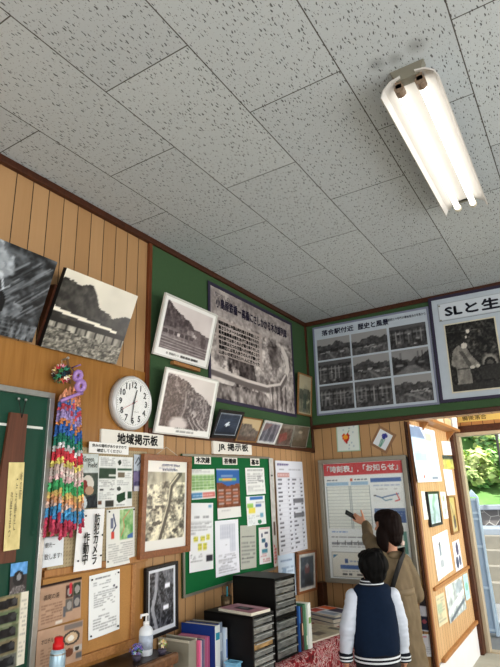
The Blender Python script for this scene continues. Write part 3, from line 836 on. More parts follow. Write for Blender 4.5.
def row5_cv(w, h):
    cv = Cv(w, h, (.37, .34, .29), 7); cv.mott(.08, 6, 6); cv.ell(.45, .30, .16, .07, (.66, .62, .54), .8, .6); cv.rect(0, .7, 1, 1, (.28, .25, .20), .6); return cv
framed('row5', 'small_photo', row5_cv, 120, FRAME_GREY, .007, .012, 'small dull brown photo, last on the rail beside the room corner', 'framed photo', RG, off=.03)

# ------------------------------------------------ wall clock, 12:31
ck = tag(empty('wall_clock', mw=wall_matrix('L', 2.262, 2.161, 0, .04, .012)), 'round white wall clock with black numerals on the honey plywood', 'clock')
R = .158
MB().lathe([(R * .9, 0), (R, .004), (R, .034), (R * .96, .046), (R * .90, .048), (R * .88, .040)], n=56).build('rim', mat('clock_rim', (.80, .80, .80), .35, .15, vary=.03), ck, smooth=True)
MB().lathe([(R * .885, .036), (R * .885, .0405)], n=56).build('dial', mat('clock_dial', (.93, .93, .92), .4, vary=.02), ck)
for i in range(12):
    a = math.radians(30 * (i + 1))
    lettering(ck, str(i + 1), .104 * math.sin(a), .104 * math.cos(a), .034, None, (.06, .06, .07), 'numeral', z=.0415, bold=.05)
tk = MB()
for i in range(60):
    a = math.radians(6 * i); L0 = .126 if i % 5 else .122
    M_ = Matrix.Rotation(-a, 4, 'Z')
    tk.box(-.0012, .0012, L0, .132, .0410, .0416, M=M_)
tk.build('minute_marks', mat('clock_ink', (.1, .1, .1), .5), ck)
def hand(name, ang, l0, l1, w0, w1, z, m_):
    a = math.radians(ang); mb = MB(); M_ = Matrix.Rotation(-a, 4, 'Z')
    mb.prism([(-w0, -l0), (w0, -l0), (w1, l1), (-w1, l1)], 2, z, z + .0012)
    for v in mb.bm.verts: v.co = M_ @ v.co
    mb.build(name, m_, ck)
hand('hour_hand', 15.5, .012, .080, .0050, .0034, .0432, mat('clock_hand', (.06, .06, .06), .4))
hand('minute_hand', 187, .016, .112, .0042, .0026, .0448, MATS['clock_hand'])
hand('second_hand', 242, .030, .105, .0014, .0008, .0462, mat('second_hand_red', (.72, .18, .16), .4))
MB().lathe([(.007, .043), (.007, .049)], n=14).build('hub', MATS['clock_hand'], ck)
lettering(ck, 'QUARTZ', .03, -.052, .007, .036, (.2, .2, .2), 'dial_mark', z=.0415)
glass = MB().lathe([(R * .885, .0495), (R * .885, .0500)], n=48).build('cover_glass', glass_mat('clear_cover_glass', (.96, .98, 1), .02, .06), ck)

# ------------------------------------------------ the two name plates
SIGNW = mat('sign_white', (.90, .89, .86), .5, vary=.03)
def plate(key, s, label, h_share=.60, w_share=.80, dx=0.0, off=.004, d=.02, bold=.035):
    mw, w, h = place(key, off)
    o = tag(empty('sign_plate', mw=mw), label, 'sign')
    MB().box(-w / 2, w / 2, 0, h, 0, d, .002).build('plate', SIGNW, o)
    lettering(o, s, dx * w, h * .5, h * h_share, w * w_share, (.05, .05, .05), 'lettering', z=d + .0012, bold=bold)
    return o
plate('sign_local', '地域掲示板', 'white sign plate reading 地域掲示板 under the clock', .66, .66, .06)
plate('sign_jr', 'JR 掲示板', 'white sign plate reading JR 掲示板 above the green notice board', .62, .78)

# ------------------------------------------------ beige pegboard with its papers
o = tag(empty('bulletin_board', mw=wall_matrix('L', 2.095, 1.318, 0, 0, .010)), 'beige pegboard under the 地域掲示板 sign, covered with papers', 'notice board')
def peg_cv(w, h):
    cv = Cv(w, h, (.70, .64, .52), 5); cv.mott(.03, 20, 20)
    for i in range(0, w, 3):
        for j in range(0, h, 3): cv.a[j, i] = (.50, .45, .36)
    return cv
MB().box(-.33, .325, 0, .57, 0, .008).build('board_core', MIDW, o)
sheet(peg_cv(110, 100), .655, .57, 'pegboard_face', PAPER, o, z=.0095)
P_ = 260
o, w, h = paper('slip', 'paper_slip', lambda w, h: Cv(w, h, (.93, .93, .92)), 100, 'small white slip with two printed lines overlapping the 地域掲示板 sign', 'paper slip', off=.034, curl=0)
lettering(o, '休みの場所がありますので', 0, h * .70, h * .30, w * .86, (.1, .1, .1), 'lettering', bold=.02)
lettering(o, '確認してください', 0, h * .27, h * .30, w * .62, (.1, .1, .1), 'lettering', bold=.02)
def field_cv(w, h):
    cv = Cv(w, h, (.80, .83, .82), 5); cv.rect(0, .36, 1, 1, (.30, .34, .31)); cv.mott(.05, 8, 14)
    cv.ell(.45, .56, .32, .16, (.86, .84, .80)); cv.ell(.30, .60, .14, .12, (.55, .25, .22)); cv.ell(.55, .68, .22, .08, (.74, .62, .52))
    cv.poly([(.0, .85), (.3, .76), (.5, .9), (.35, 1), (0, 1)], (.82, .86, .88)); cv.poly([(.4, .80), (.9, .74), (1, 1), (.5, 1)], (.18, .20, .22), 1, .08)
    return cv
o, w, h = paper('field', 'poster', field_cv, P_, 'narrow Green Field poster with a face under a white cap, beside the hanging paper cranes', 'poster', off=.026)
lettering(o, 'Green', -.012, h * .90, .026, .072, (.08, .12, .10), 'lettering', z=.007); lettering(o, 'Field', .018, h * .79, .026, .060, (.08, .12, .10), 'lettering', z=.007)
def news_cv(w, h):
    cv = Cv(w, h, (.88, .89, .88), 6)
    cv.rows(.06, .03, .48, .20, 5, al=.45); cv.rect(.03, .24, .50, .44, (.22, .30, .24)); cv.mott(.03, 9, 9); cv.rect(.30, .36, .50, .40, (.85, .86, .84))
    cv.rows(.04, .47, .48, .60, 4, al=.5); cv.rect(.06, .64, .16, .67, (.15, .15, .15)); cv.ell(.40, .65, .07, .02, (.5, .5, .5), .7); cv.rows(.04, .70, .46, .84, 4, al=.4)
    cv.rect(.02, .86, .12, .93, (.40, .28, .22)); cv.rect(.22, .86, .46, .98, (.24, .24, .22))
    cv.ell(.60, .12, .05, .05, (.2, .24, .2)); cv.rows(.68, .06, .94, .20, 4, al=.4); cv.rect(.54, .24, .97, .28, (.22, .34, .25))
    cv.rect(.56, .32, .76, .42, (.48, .44, .38)); cv.rows(.78, .32, .95, .44, 3, al=.4); cv.rows(.54, .47, .95, .58, 3, al=.4); cv.ell(.60, .64, .06, .04, (.3, .32, .3))
    cv.poly([(.54, .76), (.78, .70), (.80, .86), (.60, .92), (.54, .86)], (.14, .28, .18)); cv.rect(.86, .70, .98, .84, (.18, .30, .22)); cv.rows(.54, .93, .95, .98, 1, al=.4)
    return cv
paper('news', 'newsletter', news_cv, P_, 'white newsletter with small green pictures in two columns on the pegboard', 'newsletter', off=.028)
def field2_cv(w, h):
    cv = Cv(w, h, (.78, .82, .86), 5); cv.rect(0, .45, 1, 1, (.36, .34, .48)); cv.poly([(0, .5), (1, .40), (1, .7), (0, .75)], (.52, .48, .62)); cv.rect(.1, .85, .9, 1, (.85, .85, .88)); cv.mott(.05, 5, 9)
    cv.line([(.2, .25), (.5, .08), (.7, .2), (.4, .3)], .06, (.1, .1, .14)); return cv
paper('field2', 'poster', field2_cv, 220, 'narrow violet and pale poster edge beside the large brown-framed aerial photo', 'poster', off=.024)
o, w, h = paper('camera_sheet', 'warning_sheet', lambda w, h: Cv(w, h, (.93, .93, .93)), 90, 'white warning sheet reading 防犯カメラ 作動中 in bold vertical letters', 'warning notice', off=.036, curl=.012)
lettering(o, '防犯カメラ', .030, h * .50, h * .84, .034, (.07, .07, .07), 'lettering', vertical=True, bold=.02, z=.013)
lettering(o, '作動中', -.030, h * .36, h * .52, .036, (.07, .07, .07), 'lettering', vertical=True, bold=.02, z=.013)
def pins(o, pts, z, c=(.10, .10, .12)):
    for x, y in pts:
        MB().lathe([(.0045, 0), (.0045, .004), (.0025, .006)], (x, y, z), 8).build('pin', mat('pin_%02x' % int(c[0] * 255), c, .3), o)
pins(o, ((-.05, h - .03), (.07, h * .55), (-.075, .05), (.07, .06)), .014)
def map_cv(w, h):
    cv = Cv(w, h, (.89, .89, .87), 7); cv.rect(.46, .03, .93, .56, (.56, .72, .50)); sub = cv.fbm(9, 12)
    cv.a[int(h * .03):int(h * .56), int(w * .46):int(w * .93)] += ((sub - .5) * .35)[int(h * .03):int(h * .56), int(w * .46):int(w * .93), None] * np.array([1, .6, .8])
    cv.line([(.5, .5), (.62, .35), (.58, .2), (.8, .06)], .02, (.85, .5, .4)); cv.poly([(.72, .50), (.93, .46), (.93, .56), (.72, .56)], (.32, .46, .66))
    cv.line([(.24, .10), (.32, .30), (.22, .40)], .035, (.2, .24, .4)); cv.rect(.15, .16, .24, .34, (.25, .28, .42), .7); cv.rect(.17, .40, .27, .52, (.80, .25, .20), .9)
    cv.rows(.08, .60, .92, .95, 9, al=.35); return cv
o, w, h = paper('map_sheet', 'map_leaflet', map_cv, P_, 'white leaflet with a green map and red stamp, next to the security camera notice', 'leaflet', off=.024)
pins(o, ((-.09, h - .01), (.095, h - .012), (-.095, .03)), .004)
o, w, h = paper('memo', 'memo_sheet', lambda w, h: Cv(w, h, (.88, .90, .92), 2).rect(0, 0, 1, .05, (.2, .2, .2)), 160, 'white memo below the paper cranes with hand-lettered lines ending します', 'notice', off=.026)
lettering(o, '観光ー', -.02, h * .72, .022, .055, (.12, .12, .14), 'lettering', z=.007); lettering(o, '致します!', .0, h * .34, .026, .095, (.12, .12, .14), 'lettering', z=.007)

# ------------------------------------------------ tan cork board below, with its papers
CORK = mat('tan_cork', (.70, .53, .33), .85, vary=.10, scale=130, spec=.1)
o = tag(empty('cork_board', mw=wall_matrix('L', 2.06, .893, 0, 0, .010)), 'tan cork board below the pegboard with two brown leaflets and a white notice', 'notice board')
MB().box(-.31, .262, .02, .385, 0, .008).build('cork_face', CORK, o)
MB().box(-.31, .29, -.02, .02, 0, .028, .003).build('bottom_rail', MIDW, o)
MB().box(.262, .29, .02, .385, 0, .018, .002).build('side_rail', MIDW, o)
def brown_cv(v):
    def f(w, h):
        cv = Cv(w, h, (.72, .60, .51), 3 + v); cv.mott(.02, 6, 6)
        if v == 0:
            cv.rect(0, 0, 1, .07, (.20, .13, .10)); cv.rows(.08, .46, .55, .90, 7, (.35, .24, .18), .55); cv.rect(.40, .90, .56, .97, (.85, .82, .78))
            for x, y, c in ((.62, .14, (.30, .20, .18)), (.80, .12, (.22, .26, .20)), (.62, .46, (.42, .40, .38)), (.80, .42, (.30, .30, .32))): cv.rect(x, y, x + .17, y + .30, c); cv.ell(x + .09, y + .16, .06, .10, (.62, .60, .58))
            cv.rect(.70, .10, .76, .36, (.80, .22, .28)); cv.rect(.57, .62, .63, .86, (.4, .4, .42))
        else:
            cv.rows(.10, .45, .42, .95, 7, (.35, .24, .18), .5); cv.rect(.57, .04, .98, .17, (.50, .46, .44)); cv.ell(.74, .38, .19, .17, (.30, .26, .24)); cv.ell(.74, .38, .14, .125, (.80, .70, .58)); cv.ell(.73, .39, .07, .07, (.92, .90, .86))
            cv.ell(.70, .72, .10, .10, (.45, .28, .20)); cv.rect(.80, .60, .99, .74, (.72, .70, .68)); cv.rect(.86, .78, .99, .92, (.40, .40, .40)); cv.ell(.88, .68, .05, .05, (.25, .22, .2))
        return cv
    return f
o, w, h = paper('brown1', 'brown_leaflet', brown_cv(0), P_, 'brown leaflet with a dark top band and kitchen photos, upper one on the cork board', 'leaflet', 'brown leaflets on the cork board', off=.021)
lettering(o, '高尾の湯', -.055, h * .70, .024, .085, (.14, .10, .08), 'lettering', z=.007)
o, w, h = paper('brown2', 'brown_leaflet', brown_cv(1), P_, 'brown leaflet with a round dish photo, behind the red-capped spray can', 'leaflet', 'brown leaflets on the cork board', off=.040)
lettering(o, 'オロチループ', -.06, h * .72, .020, .10, (.14, .10, .08), 'lettering', z=.007); lettering(o, '食堂', -.01, h * .58, .018, .03, (.14, .10, .08), 'lettering', z=.007)
def notice_cv(w, h):
    cv = Cv(w, h, (.92, .93, .93), 9); cv.rows(.2, .06, .85, .10, 1, al=.85, fill=.95); cv.rows(.14, .13, .7, .20, 2, al=.5); cv.rows(.42, .235, .62, .26, 1, al=.8, fill=1)
    cv.rows(.16, .29, .84, .54, 7, al=.5); cv.rows(.42, .585, .62, .61, 1, al=.8, fill=1); cv.rows(.14, .66, .88, .92, 6, al=.5); cv.ell(.80, .26, .04, .02, (.4, .4, .45)); cv.ell(.88, .30, .04, .02, (.4, .4, .45)); return cv
o, w, h = paper('notice', 'notice_sheet', notice_cv, P_, 'white typed notice pinned by its corners on the tan cork board', 'notice', off=.022)
pins(o, ((-.09, h - .02), (.09, h - .015), (-.09, .015), (.09, .018)), .004)

# ------------------------------------------------ brown-framed aerial photograph and the black-framed one below
def aerial_cv(w, h):
    cv = Cv(w, h, (.90, .90, .88), 4); cv.rows(.30, .045, .80, .065, 1, (.2, .24, .45), .8, .95); cv.rows(.30, .085, .70, .105, 1, (.2, .24, .45), .8, .95)
    cv.paste(.04, .14, .94, .88, view(int(w * .9), int(h * .76), 14, 'aerial'), (.10, .10, .08), (.94, .92, .82)); return cv
o, w, h = framed('aerial', 'framed_photo', aerial_cv, 170, FRAME_BROWN, .036, .028, 'large brown-framed aerial photo of the town, beside the green notice board', 'framed photo', off=.026)
lettering(o, '昭和四十年 芸備線', .03, h - .062, .014, .17, (.18, .22, .42), 'caption', z=.017); lettering(o, '備後落合駅構内', .02, h - .088, .014, .14, (.18, .22, .42), 'caption', z=.017)
MB().tube([(-.10, h, .01), (0, h + .05, .0), (.10, h, .01)], .0015, 6).build('hanging_cord', mat('thin_cord', (.75, .74, .7), .6), o)
def river_cv(w, h):
    cv = Cv(w, h, (.86, .88, .91), 4); cv.paste(.09, .07, .91, .92, view(int(w * .82), int(h * .85), 15, 'river'), (.05, .055, .07), (.95, .96, 1.0)); return cv
framed('blackframe', 'framed_photo', river_cv, 190, FRAME_BLACK, .018, .022, 'black-framed photo of a river gorge with two white tags, behind the pump bottle', 'framed photo', off=.012)

# ------------------------------------------------ green notice board with its papers
mw, w, h = place('greenboard', .006)
o = tag(empty('green_notice_board', mw=mw), 'green notice board with thin metal frame under the JR 掲示板 sign', 'notice board')
MB().box(-w / 2, w / 2, 0, h, 0, .010).build('board_face', mat('vivid_green_board', (.06, .40, .22), .7, vary=.05, scale=40, spec=.2), o)
border(w, h, .016, .018).build('frame', FRAME_GREY, o)
for key, s in (('lab1', '木次線'), ('lab2', '芸備線'), ('lab3', '基本')):
    mw, w, h = place(key, .019)
    o = tag(empty('heading_label', mw=mw), 'small white label reading %s at the top of the green board' % s, 'label', 'heading labels on the green board')
    MB().box(-w / 2, w / 2, 0, h, 0, .002).build('label_card', SIGNW, o)
    lettering(o, s, 0, h / 2, h * .70, w * .82, (.06, .06, .06), 'lettering', z=.0032, bold=.05)
GB = 'papers pinned on the green notice board'
K2 = 135
def pg_cv(w, h):
    cv = Cv(w, h, (.90, .92, .90), 3); cv.rows(.05, .04, .8, .14, 2, al=.5); cv.rect(.02, .20, .98, .70, (.62, .76, .52)); cv.table(.02, .20, .98, .70, 6, 5, (.88, .92, .85), .9, .02)
    cv.rows(.05, .24, .95, .68, 5, (.2, .4, .2), .5); cv.rect(.0, .78, .45, .94, (.25, .50, .70)); cv.rect(.47, .78, .97, .94, (.80, .45, .42)); cv.rows(.05, .81, .9, .92, 1, (1, 1, 1), .6); return cv
paper('p_green', 'timetable_sheet', pg_cv, K2, 'green-tinted timetable sheet with blue and red footer below the 木次線 label', 'timetable', GB, off=.018)
def py_cv(w, h):
    cv = Cv(w, h, (.91, .92, .93), 4); cv.rect(.02, .03, .06, .09, (.2, .3, .5)); cv.rect(.78, .04, .92, .08, (.45, .65, .75)); cv.rows(.08, .20, .80, .24, 1, al=.8); cv.rows(.06, .28, .92, .42, 5, al=.5); cv.rows(.05, .44, .25, .47, 1, al=.9)
    for x0, y0, x1, y1 in ((.18, .50, .36, .57), (.46, .50, .64, .57), (.70, .48, .84, .56), (.36, .60, .52, .70), (.56, .60, .72, .70)): cv.rect(x0, y0, x1, y1, (.86, .84, .36)); cv.rows(x0, y0, x1, y1, 2, al=.5)
    cv.rows(.06, .74, .55, .86, 4, al=.5); cv.rect(.70, .78, .96, .87, (.18, .18, .22)); return cv
paper('p_yellow', 'notice_sheet', py_cv, K2, 'white notice with yellow marked words and a small dark photo, below the green-tinted timetable', 'notice', GB, off=.020)
def pb_cv(w, h):
    cv = Cv(w, h, (.90, .90, .89), 5); cv.rect(0, .03, 1, .77, (.22, .42, .68)); cv.poly([(0, .30), (.25, .30), (.45, .36), (1, .30), (1, .77), (0, .77)], (.50, .30, .20), 1, .08, 9, 12)
    cv.rect(.10, .20, .85, .25, (.55, .75, .45)); cv.rect(.25, .20, .65, .25, (.90, .70, .35)); cv.rect(.2, .14, .7, .17, (.85, .88, .9), .6)
    for i in range(5):
        for j in range(3): cv.rect(.08 + j * .30, .42 + i * .065, .30 + j * .30, .455 + i * .065, (.86, .62, .55) if (i + j) % 2 else (.78, .78, .82), .75)
    cv.rows(.10, .82, .80, .86, 1, al=.3); return cv
paper('p_blue', 'poster', pb_cv, K2, 'blue and rust-brown travel poster below the 芸備線 label', 'poster', GB, off=.020)
def pd_cv(w, h):
    cv = Cv(w, h, (.91, .92, .95), 6); cv.table(.22, .10, .62, .34, 4, 14, (.55, .58, .66), .5, .01); cv.table(.62, .10, .84, .58, 2, 26, (.55, .58, .66), .5, .01); cv.rows(.42, .44, .52, .47, 1, al=.6); cv.rows(.14, .62, .86, .94, 9, al=.5); return cv
paper('p_doc2', 'notice_sheet', pd_cv, K2, 'white sheet with fine ruled tables, below the blue travel poster', 'notice', GB, off=.018)
def ps_cv(w, h):
    cv = Cv(w, h, (.90, .91, .90), 7); cv.rows(.10, .08, .90, .14, 1, al=.9, fill=1); cv.rows(.10, .20, .90, .60, 5, al=.45); cv.rows(.60, .30, .92, .55, 3, al=.7); cv.rows(.1, .66, .9, .88, 3, al=.35); return cv
paper('p_small', 'notice_sheet', ps_cv, K2, 'small white typed sheet below the 基本 label', 'notice', GB, off=.018)
def pyb_cv(w, h):
    cv = Cv(w, h, (.90, .92, .92), 8); cv.rect(.20, .04, .88, .14, (.22, .45, .72)); cv.rect(.05, .26, .36, .40, (.62, .80, .42)); cv.rect(.12, .40, .46, .58, (.90, .84, .36)); cv.rect(.48, .30, .78, .38, (.30, .42, .66)); cv.rows(.5, .2, .95, .28, 1, al=.5)
    cv.rect(.70, .60, .86, .74, (.45, .65, .75)); cv.rows(.5, .66, .7, .72, 1, al=.7); cv.ell(.66, .88, .10, .07, (.2, .5, .35)); cv.rows(.10, .64, .42, .95, 5, al=.3); return cv
paper('p_yb', 'notice_sheet', pyb_cv, K2, 'white leaflet with blue heading and yellow patch, under the small typed sheet', 'leaflet', GB, off=.018)
def pgr_cv(w, h):
    cv = Cv(w, h, (.72, .73, .69), 9); cv.rows(.40, .12, .55, .15, 1, al=.5); cv.rows(.10, .25, .90, .29, 1, al=.9, fill=1); cv.rows(.08, .37, .92, .88, 6, al=.45); cv.rows(.1, .74, .8, .77, 1, al=.9, fill=1); return cv
paper('p_grey', 'notice_sheet', pgr_cv, K2, 'greyish typed notice just above the tall drawer cabinet', 'notice', GB, off=.020)
def pr_cv(w, h):
    cv = Cv(w, h, (.90, .90, .90), 10); cv.rows(.08, .03, .92, .07, 1, (.72, .22, .25), .9, 1); cv.rect(.22, .18, .34, .28, (.25, .28, .40)); cv.rect(.50, .15, .80, .20, (.3, .3, .38)); cv.rect(.25, .32, .55, .42, (.22, .40, .50)); cv.ell(.60, .50, .14, .07, (.30, .34, .48)); cv.rect(.24, .60, .70, .70, (.30, .55, .62)); cv.rows(.12, .72, .6, .80, 2, (.7, .25, .3), .8); cv.rows(.3, .84, .85, .95, 2, (.72, .25, .28), .8); return cv
paper('p_red', 'notice_sheet', pr_cv, K2, 'narrow white leaflet with red headings at the edge of the green board', 'leaflet', GB, off=.018)
# narrow strip of paper down the edge, fare table, the sheet under it
def strip_cv(w, h):
    cv = Cv(w, h, (.76, .76, .74), 11); cv.mott(.06, 3, 30); cv.ell(.5, .17, .25, .008, (.3, .3, .3)); cv.rect(.35, .60, .75, .72, (.33, .26, .22)); cv.rows(.2, .80, .8, .97, 6, (.75, .20, .22), .9, .95, .7); return cv
paper('strip', 'paper_banner', strip_cv, 150, 'tall narrow whitish paper strip with red letters at its foot, beside the fare table', 'paper strip', off=.026)
mw, w, h = place('fare', .012)
def fare_cv(w, h):
    cv = Cv(w, h, (.84, .85, .88), 12); cv.rows(.06, .03, .46, .055, 1, (.3, .22, .48), .9, 1); cv.rows(.12, .09, .9, .115, 1, al=.4); cv.rect(.05, .14, .47, .185, (.70, .45, .42), .8); cv.rows(.07, .145, .46, .18, 1, (.9, .85, .85), .8, 1)
    for j in range(17):
        y = .205 + j * .046
        for x, l in ((.06, .14), (.40, .08), (.56, .16), (.86, .07)):
            n = 1 + int(cv.rg.random() * 3); cv.rect(x, y, x + l * n / 3, y + .016, (.22, .22, .26), .75)
    for y in (.425, .585): cv.rect(.56, y, .95, y + .05, (.36, .36, .38), .8)
    for j in range(18): cv.rect(.04, .195 + j * .046, .97, .198 + j * .046, (.6, .6, .66), .5)
    for x in (.36, .54, .84): cv.rect(x, .19, x + .006, .98, (.6, .6, .66), .6)
    return cv
o = tag(empty('fare_table', mw=mw), 'large white station fare table with columns of small figures beside the green board', 'fare table')
MB().box(-w / 2, w / 2, 0, h, 0, .006).build('sheet_backing', SIGNW, o)
sheet(fare_cv(*res(w, h, 150)), w, h, 'printed_sheet', PAPER, o, z=.0075)
lettering(o, '普通運賃表', -w * .26, h * .955, .020, w * .40, (.28, .2, .46), 'lettering', z=.009)
def low_cv(w, h):
    cv = Cv(w, h, (.80, .86, .92), 13); cv.rows(.15, .12, .8, .2, 1, (.35, .45, .6), .8, 1); cv.rows(.2, .28, .9, .9, 7, (.45, .55, .66), .6); cv.ell(.35, .4, .12, .08, (.6, .7, .8)); return cv
paper('lowposter', 'leaflet_sheet', low_cv, 130, 'pale blue leaflet hanging below the fare table, behind the tall drawer cabinet', 'leaflet', off=.010)
def rf_cv(w, h):
    cv = Cv(w, h, (.74, .74, .72), 14); cv.rect(.13, .10, .87, .90, (.22, .26, .30)); cv.mott(.08, 8, 8); cv.ell(.5, .45, .14, .14, (.42, .22, .22), .8); cv.ell(.5, .34, .09, .06, (.6, .6, .6), .7); cv.rect(.35, .55, .75, .85, (.16, .18, .20), .8); return cv
framed('rightframe', 'framed_photo', rf_cv, 130, FRAME_BROWN, .020, .020, 'brown-framed dark photo with pale mat near the corner above the newspapers', 'framed photo', off=.014)

# ------------------------------------------------ chalkboard at the near end of the long wall
o = tag(empty('chalkboard', mw=wall_matrix('L', 1.242, .86, 0, 0, .012)), 'dark green chalkboard in an aluminium frame with a painted white line', 'chalkboard')
MB().box(-.48, .48, 0, 1.28, 0, .012).build('board_face', mat('chalkboard_green', (.075, .27, .205), .5, vary=.07, scale=6, spec=.35), o)
border(.96, 1.28, .028, .03).build('frame', ALU, o)
MB().box(-.30, .435, 1.098, 1.110, .012, .0135).build('painted_line', mat('white_line', (.85, .86, .84), .6), o)
o = tag(empty('wooden_plaque', mw=wall_matrix('L', 1.532, 1.374, .0, .0, .036)), 'long dark brown wooden plaque hung by a cord on the chalkboard', 'plaque')
MB().prism([(-.088, .0), (.046, .0), (.042, .645), (-.048, .645)], 2, -.008, .008).build('board', wood_mat('weathered_plaque_wood', (.34, .20, .14), (.44, .27, .19), stretch=(30, 3, 30)), o)
MB().tube([(.010, .625, .011), (-.008, .710, .0)], .0018, 6).tube([(.010, .625, .011), (.030, .712, .0)], .0018, 6).build('cord', mat('dark_cord', (.1, .09, .08), .7), o)
for x in (-.008, .030): MB().ball((x, .713, .0), .008, 1).build('nail', ALU, o)
cv = Cv(*res(.105, .42, 220), (.86, .80, .58), 4); cv.mott(.04, 4, 10)
p = sheet(cv, .080, .372, 'paper_strip', PAPER, mw=wall_matrix('L', 1.549, 1.425, .03, .0, .047), curl=.006); tag(p, 'yellowed paper strip with brush writing on the dark wooden plaque', 'paper strip')
for x, y, hh, s in ((.024, .27, .12, '峠の駅'), (.004, .19, .22, 'こころ静かに'), (-.018, .15, .19, '汽車をまつ')): lettering(p, s, x, y, hh, .011, (.30, .26, .20), 'lettering', vertical=True, z=.0065)
def card_cv(v):
    def f(w, h):
        if v == 0:
            cv = Cv(w, h, (.38, .62, .84), 4); cv.mott(.10, 5, 4); cv.rect(0, .42, 1, 1, (.24, .22, .22)); cv.ell(.5, .52, .30, .24, (.10, .10, .11)); cv.ell(.52, .48, .12, .12, (.55, .56, .58)); cv.poly([(.2, .75), (.8, .75), (1, 1), (0, 1)], (.42, .40, .40), 1, .2); return cv
        cv = Cv(w, h, (.52, .52, .42), 5); cv.mott(.10, 10, 14)
        for i in range(5):
            y = .03 + i * .195
            cv.rect(.0, y, .78, y + .175, [(.55, .50, .38), (.42, .48, .36), (.40, .44, .34), (.50, .46, .36), (.42, .42, .40)][i]); cv.mott(.03, 9, 9)
            cv.poly([(.18, y + .12), (.30, y + .05), (.66, y + .02), (.74, y + .06), (.72, y + .15), (.2, y + .16)], (.13, .13, .14), 1, .06); cv.ell(.66, y + .08, .07, .045, (.25, .25, .26))
        cv.rect(.80, 0, 1, 1, (.88, .86, .80)); cv.rows(.83, .1, .97, .9, 14, al=.4); return cv
    return f
def on_board(u, z, w, h, roll, fn, name, label, cat, off=.03, k=240):
    return tag(sheet(fn(*res(w, h, k)), w, h, name, GLOSSY, mw=wall_matrix('L', u, z, roll, 0, off), curl=.004), label, cat)
on_board(1.612, 1.244, .0845, .1243, .02, card_cv(0), 'photo_card', 'small locomotive photo card under a blue sky stuck on the chalkboard', 'photo card')
on_board(1.575, .957, .200, .286, .02, card_cv(1), 'photo_sheet', 'photo sheet showing five black locomotives in a column on the chalkboard', 'photo sheet')

# ------------------------------------------------ display boards on the far wall
mw, w, h = place('board9', .016)
o = tag(empty('display_board', mw=mw), 'pale display board with nine black-and-white village photos, beside the room corner', 'display board')
MB().box(-w / 2, w / 2, 0, h, 0, .012).build('board', mat('pale_blue_mount', (.72, .76, .80), .6, vary=.03), o)
border(w, h, .018, .018).build('frame', mat('lilac_grey_frame', (.50, .52, .60), .5, vary=.04), o)
kinds = ['village', 'village', 'yard', 'yard', 'village', 'street', 'yard', 'yard', 'village']
xs = ((.035, .335), (.350, .655), (.675, .965)); ys = ((.155, .395), (.415, .665), (.685, .955))
for j in range(3):
    for i in range(3):
        a0, a1 = (xs[i][0] - .5) * w, (xs[i][1] - .5) * w; b1, b0 = (1 - ys[j][0]) * h, (1 - ys[j][1]) * h
        cw, ch = res(a1 - a0, b1 - b0, 110)
        cv = Cv(cw, ch, (.8, .8, .8), 30 + j * 3 + i).paste(0, 0, 1, 1, view(cw, ch, 40 + j * 3 + i, kinds[j * 3 + i]), (.10, .10, .11), (.72, .72, .72))
        sheet(cv, a1 - a0, b1 - b0, 'photo_print', GLOSSY, o, x0=a0, y0=b0, z=.0145)
lettering(o, '落合駅付近', -w * .27, h * .915, h * .062, w * .29, (.10, .11, .22), 'lettering', z=.0145, bold=.03)
lettering(o, '歴史と風景', w * .045, h * .915, h * .066, w * .26, (.10, .11, .22), 'lettering', z=.0145, bold=.03)
lettering(o, '昭和三十年代の備後落合の写真から', w * .325, h * .930, h * .028, w * .30, (.14, .14, .2), 'lettering', z=.0145, bold=.01)

bw, bh = 1.20, .955
o = tag(empty('display_board', mw=wall_matrix('F', -.396, 2.315, -.016, 0, .016)), 'display board headed SLと生 with a large photo of a railwayman, above the passage opening', 'display board')
MB().box(-bw / 2, bw / 2, 0, bh, 0, .012).build('board', MATS['pale_blue_mount'], o)
border(bw, bh, .026, .020).build('frame', FRAME_NAVY, o)
cv = Cv(120, 20, (.80, .83, .86), 2); cv.rect(0, 0, 1, .03, (.45, .48, .52)); cv.rect(0, .94, 1, 1, (.45, .48, .52)); cv.rect(0, 0, .008, 1, (.45, .48, .52))
sheet(cv, bw * .90, .165, 'title_strip', PAPER, o, x0=-bw / 2 + .075, y0=bh - .235, z=.0135)
lettering(o, 'SLと生活', -bw / 2 + .435, bh - .150, .098, .60, (.06, .09, .16), 'lettering', z=.0155, bold=.045)
for x in (-bw / 2 + .09,):
    for y in (bh - .09, bh - .225): MB().lathe([(.008, .013), (.008, .018)], (x, y, 0), 10).build('screw', FRAME_GREY, o)
def photo_on(o, x0, y0, w, h, kind, seed, tone, k=150, brd=.012):
    MB().box(x0 - brd, x0 + w + brd, y0 - brd, y0 + h + brd, .012, .015).build('photo_mount', mat('cream_photo_border', (.82, .80, .72), .6), o)
    cw, ch = res(w, h, k)
    sheet(Cv(cw, ch, 1, seed).paste(0, 0, 1, 1, view(cw, ch, seed, kind), *tone), w, h, 'photo_print', GLOSSY, o, x0=x0, y0=y0, z=.0165)
photo_on(o, -bw / 2 + .118, .085, .400, .590, 'workman', 51, ((.05, .05, .05), (.84, .82, .78)))
photo_on(o, -bw / 2 + .60, .36, .50, .32, 'locomotive', 52, ((.05, .05, .05), (.80, .80, .78)), 60)
photo_on(o, -bw / 2 + .60, .08, .50, .24, 'yard', 53, ((.05, .05, .05), (.80, .80, .78)), 60)

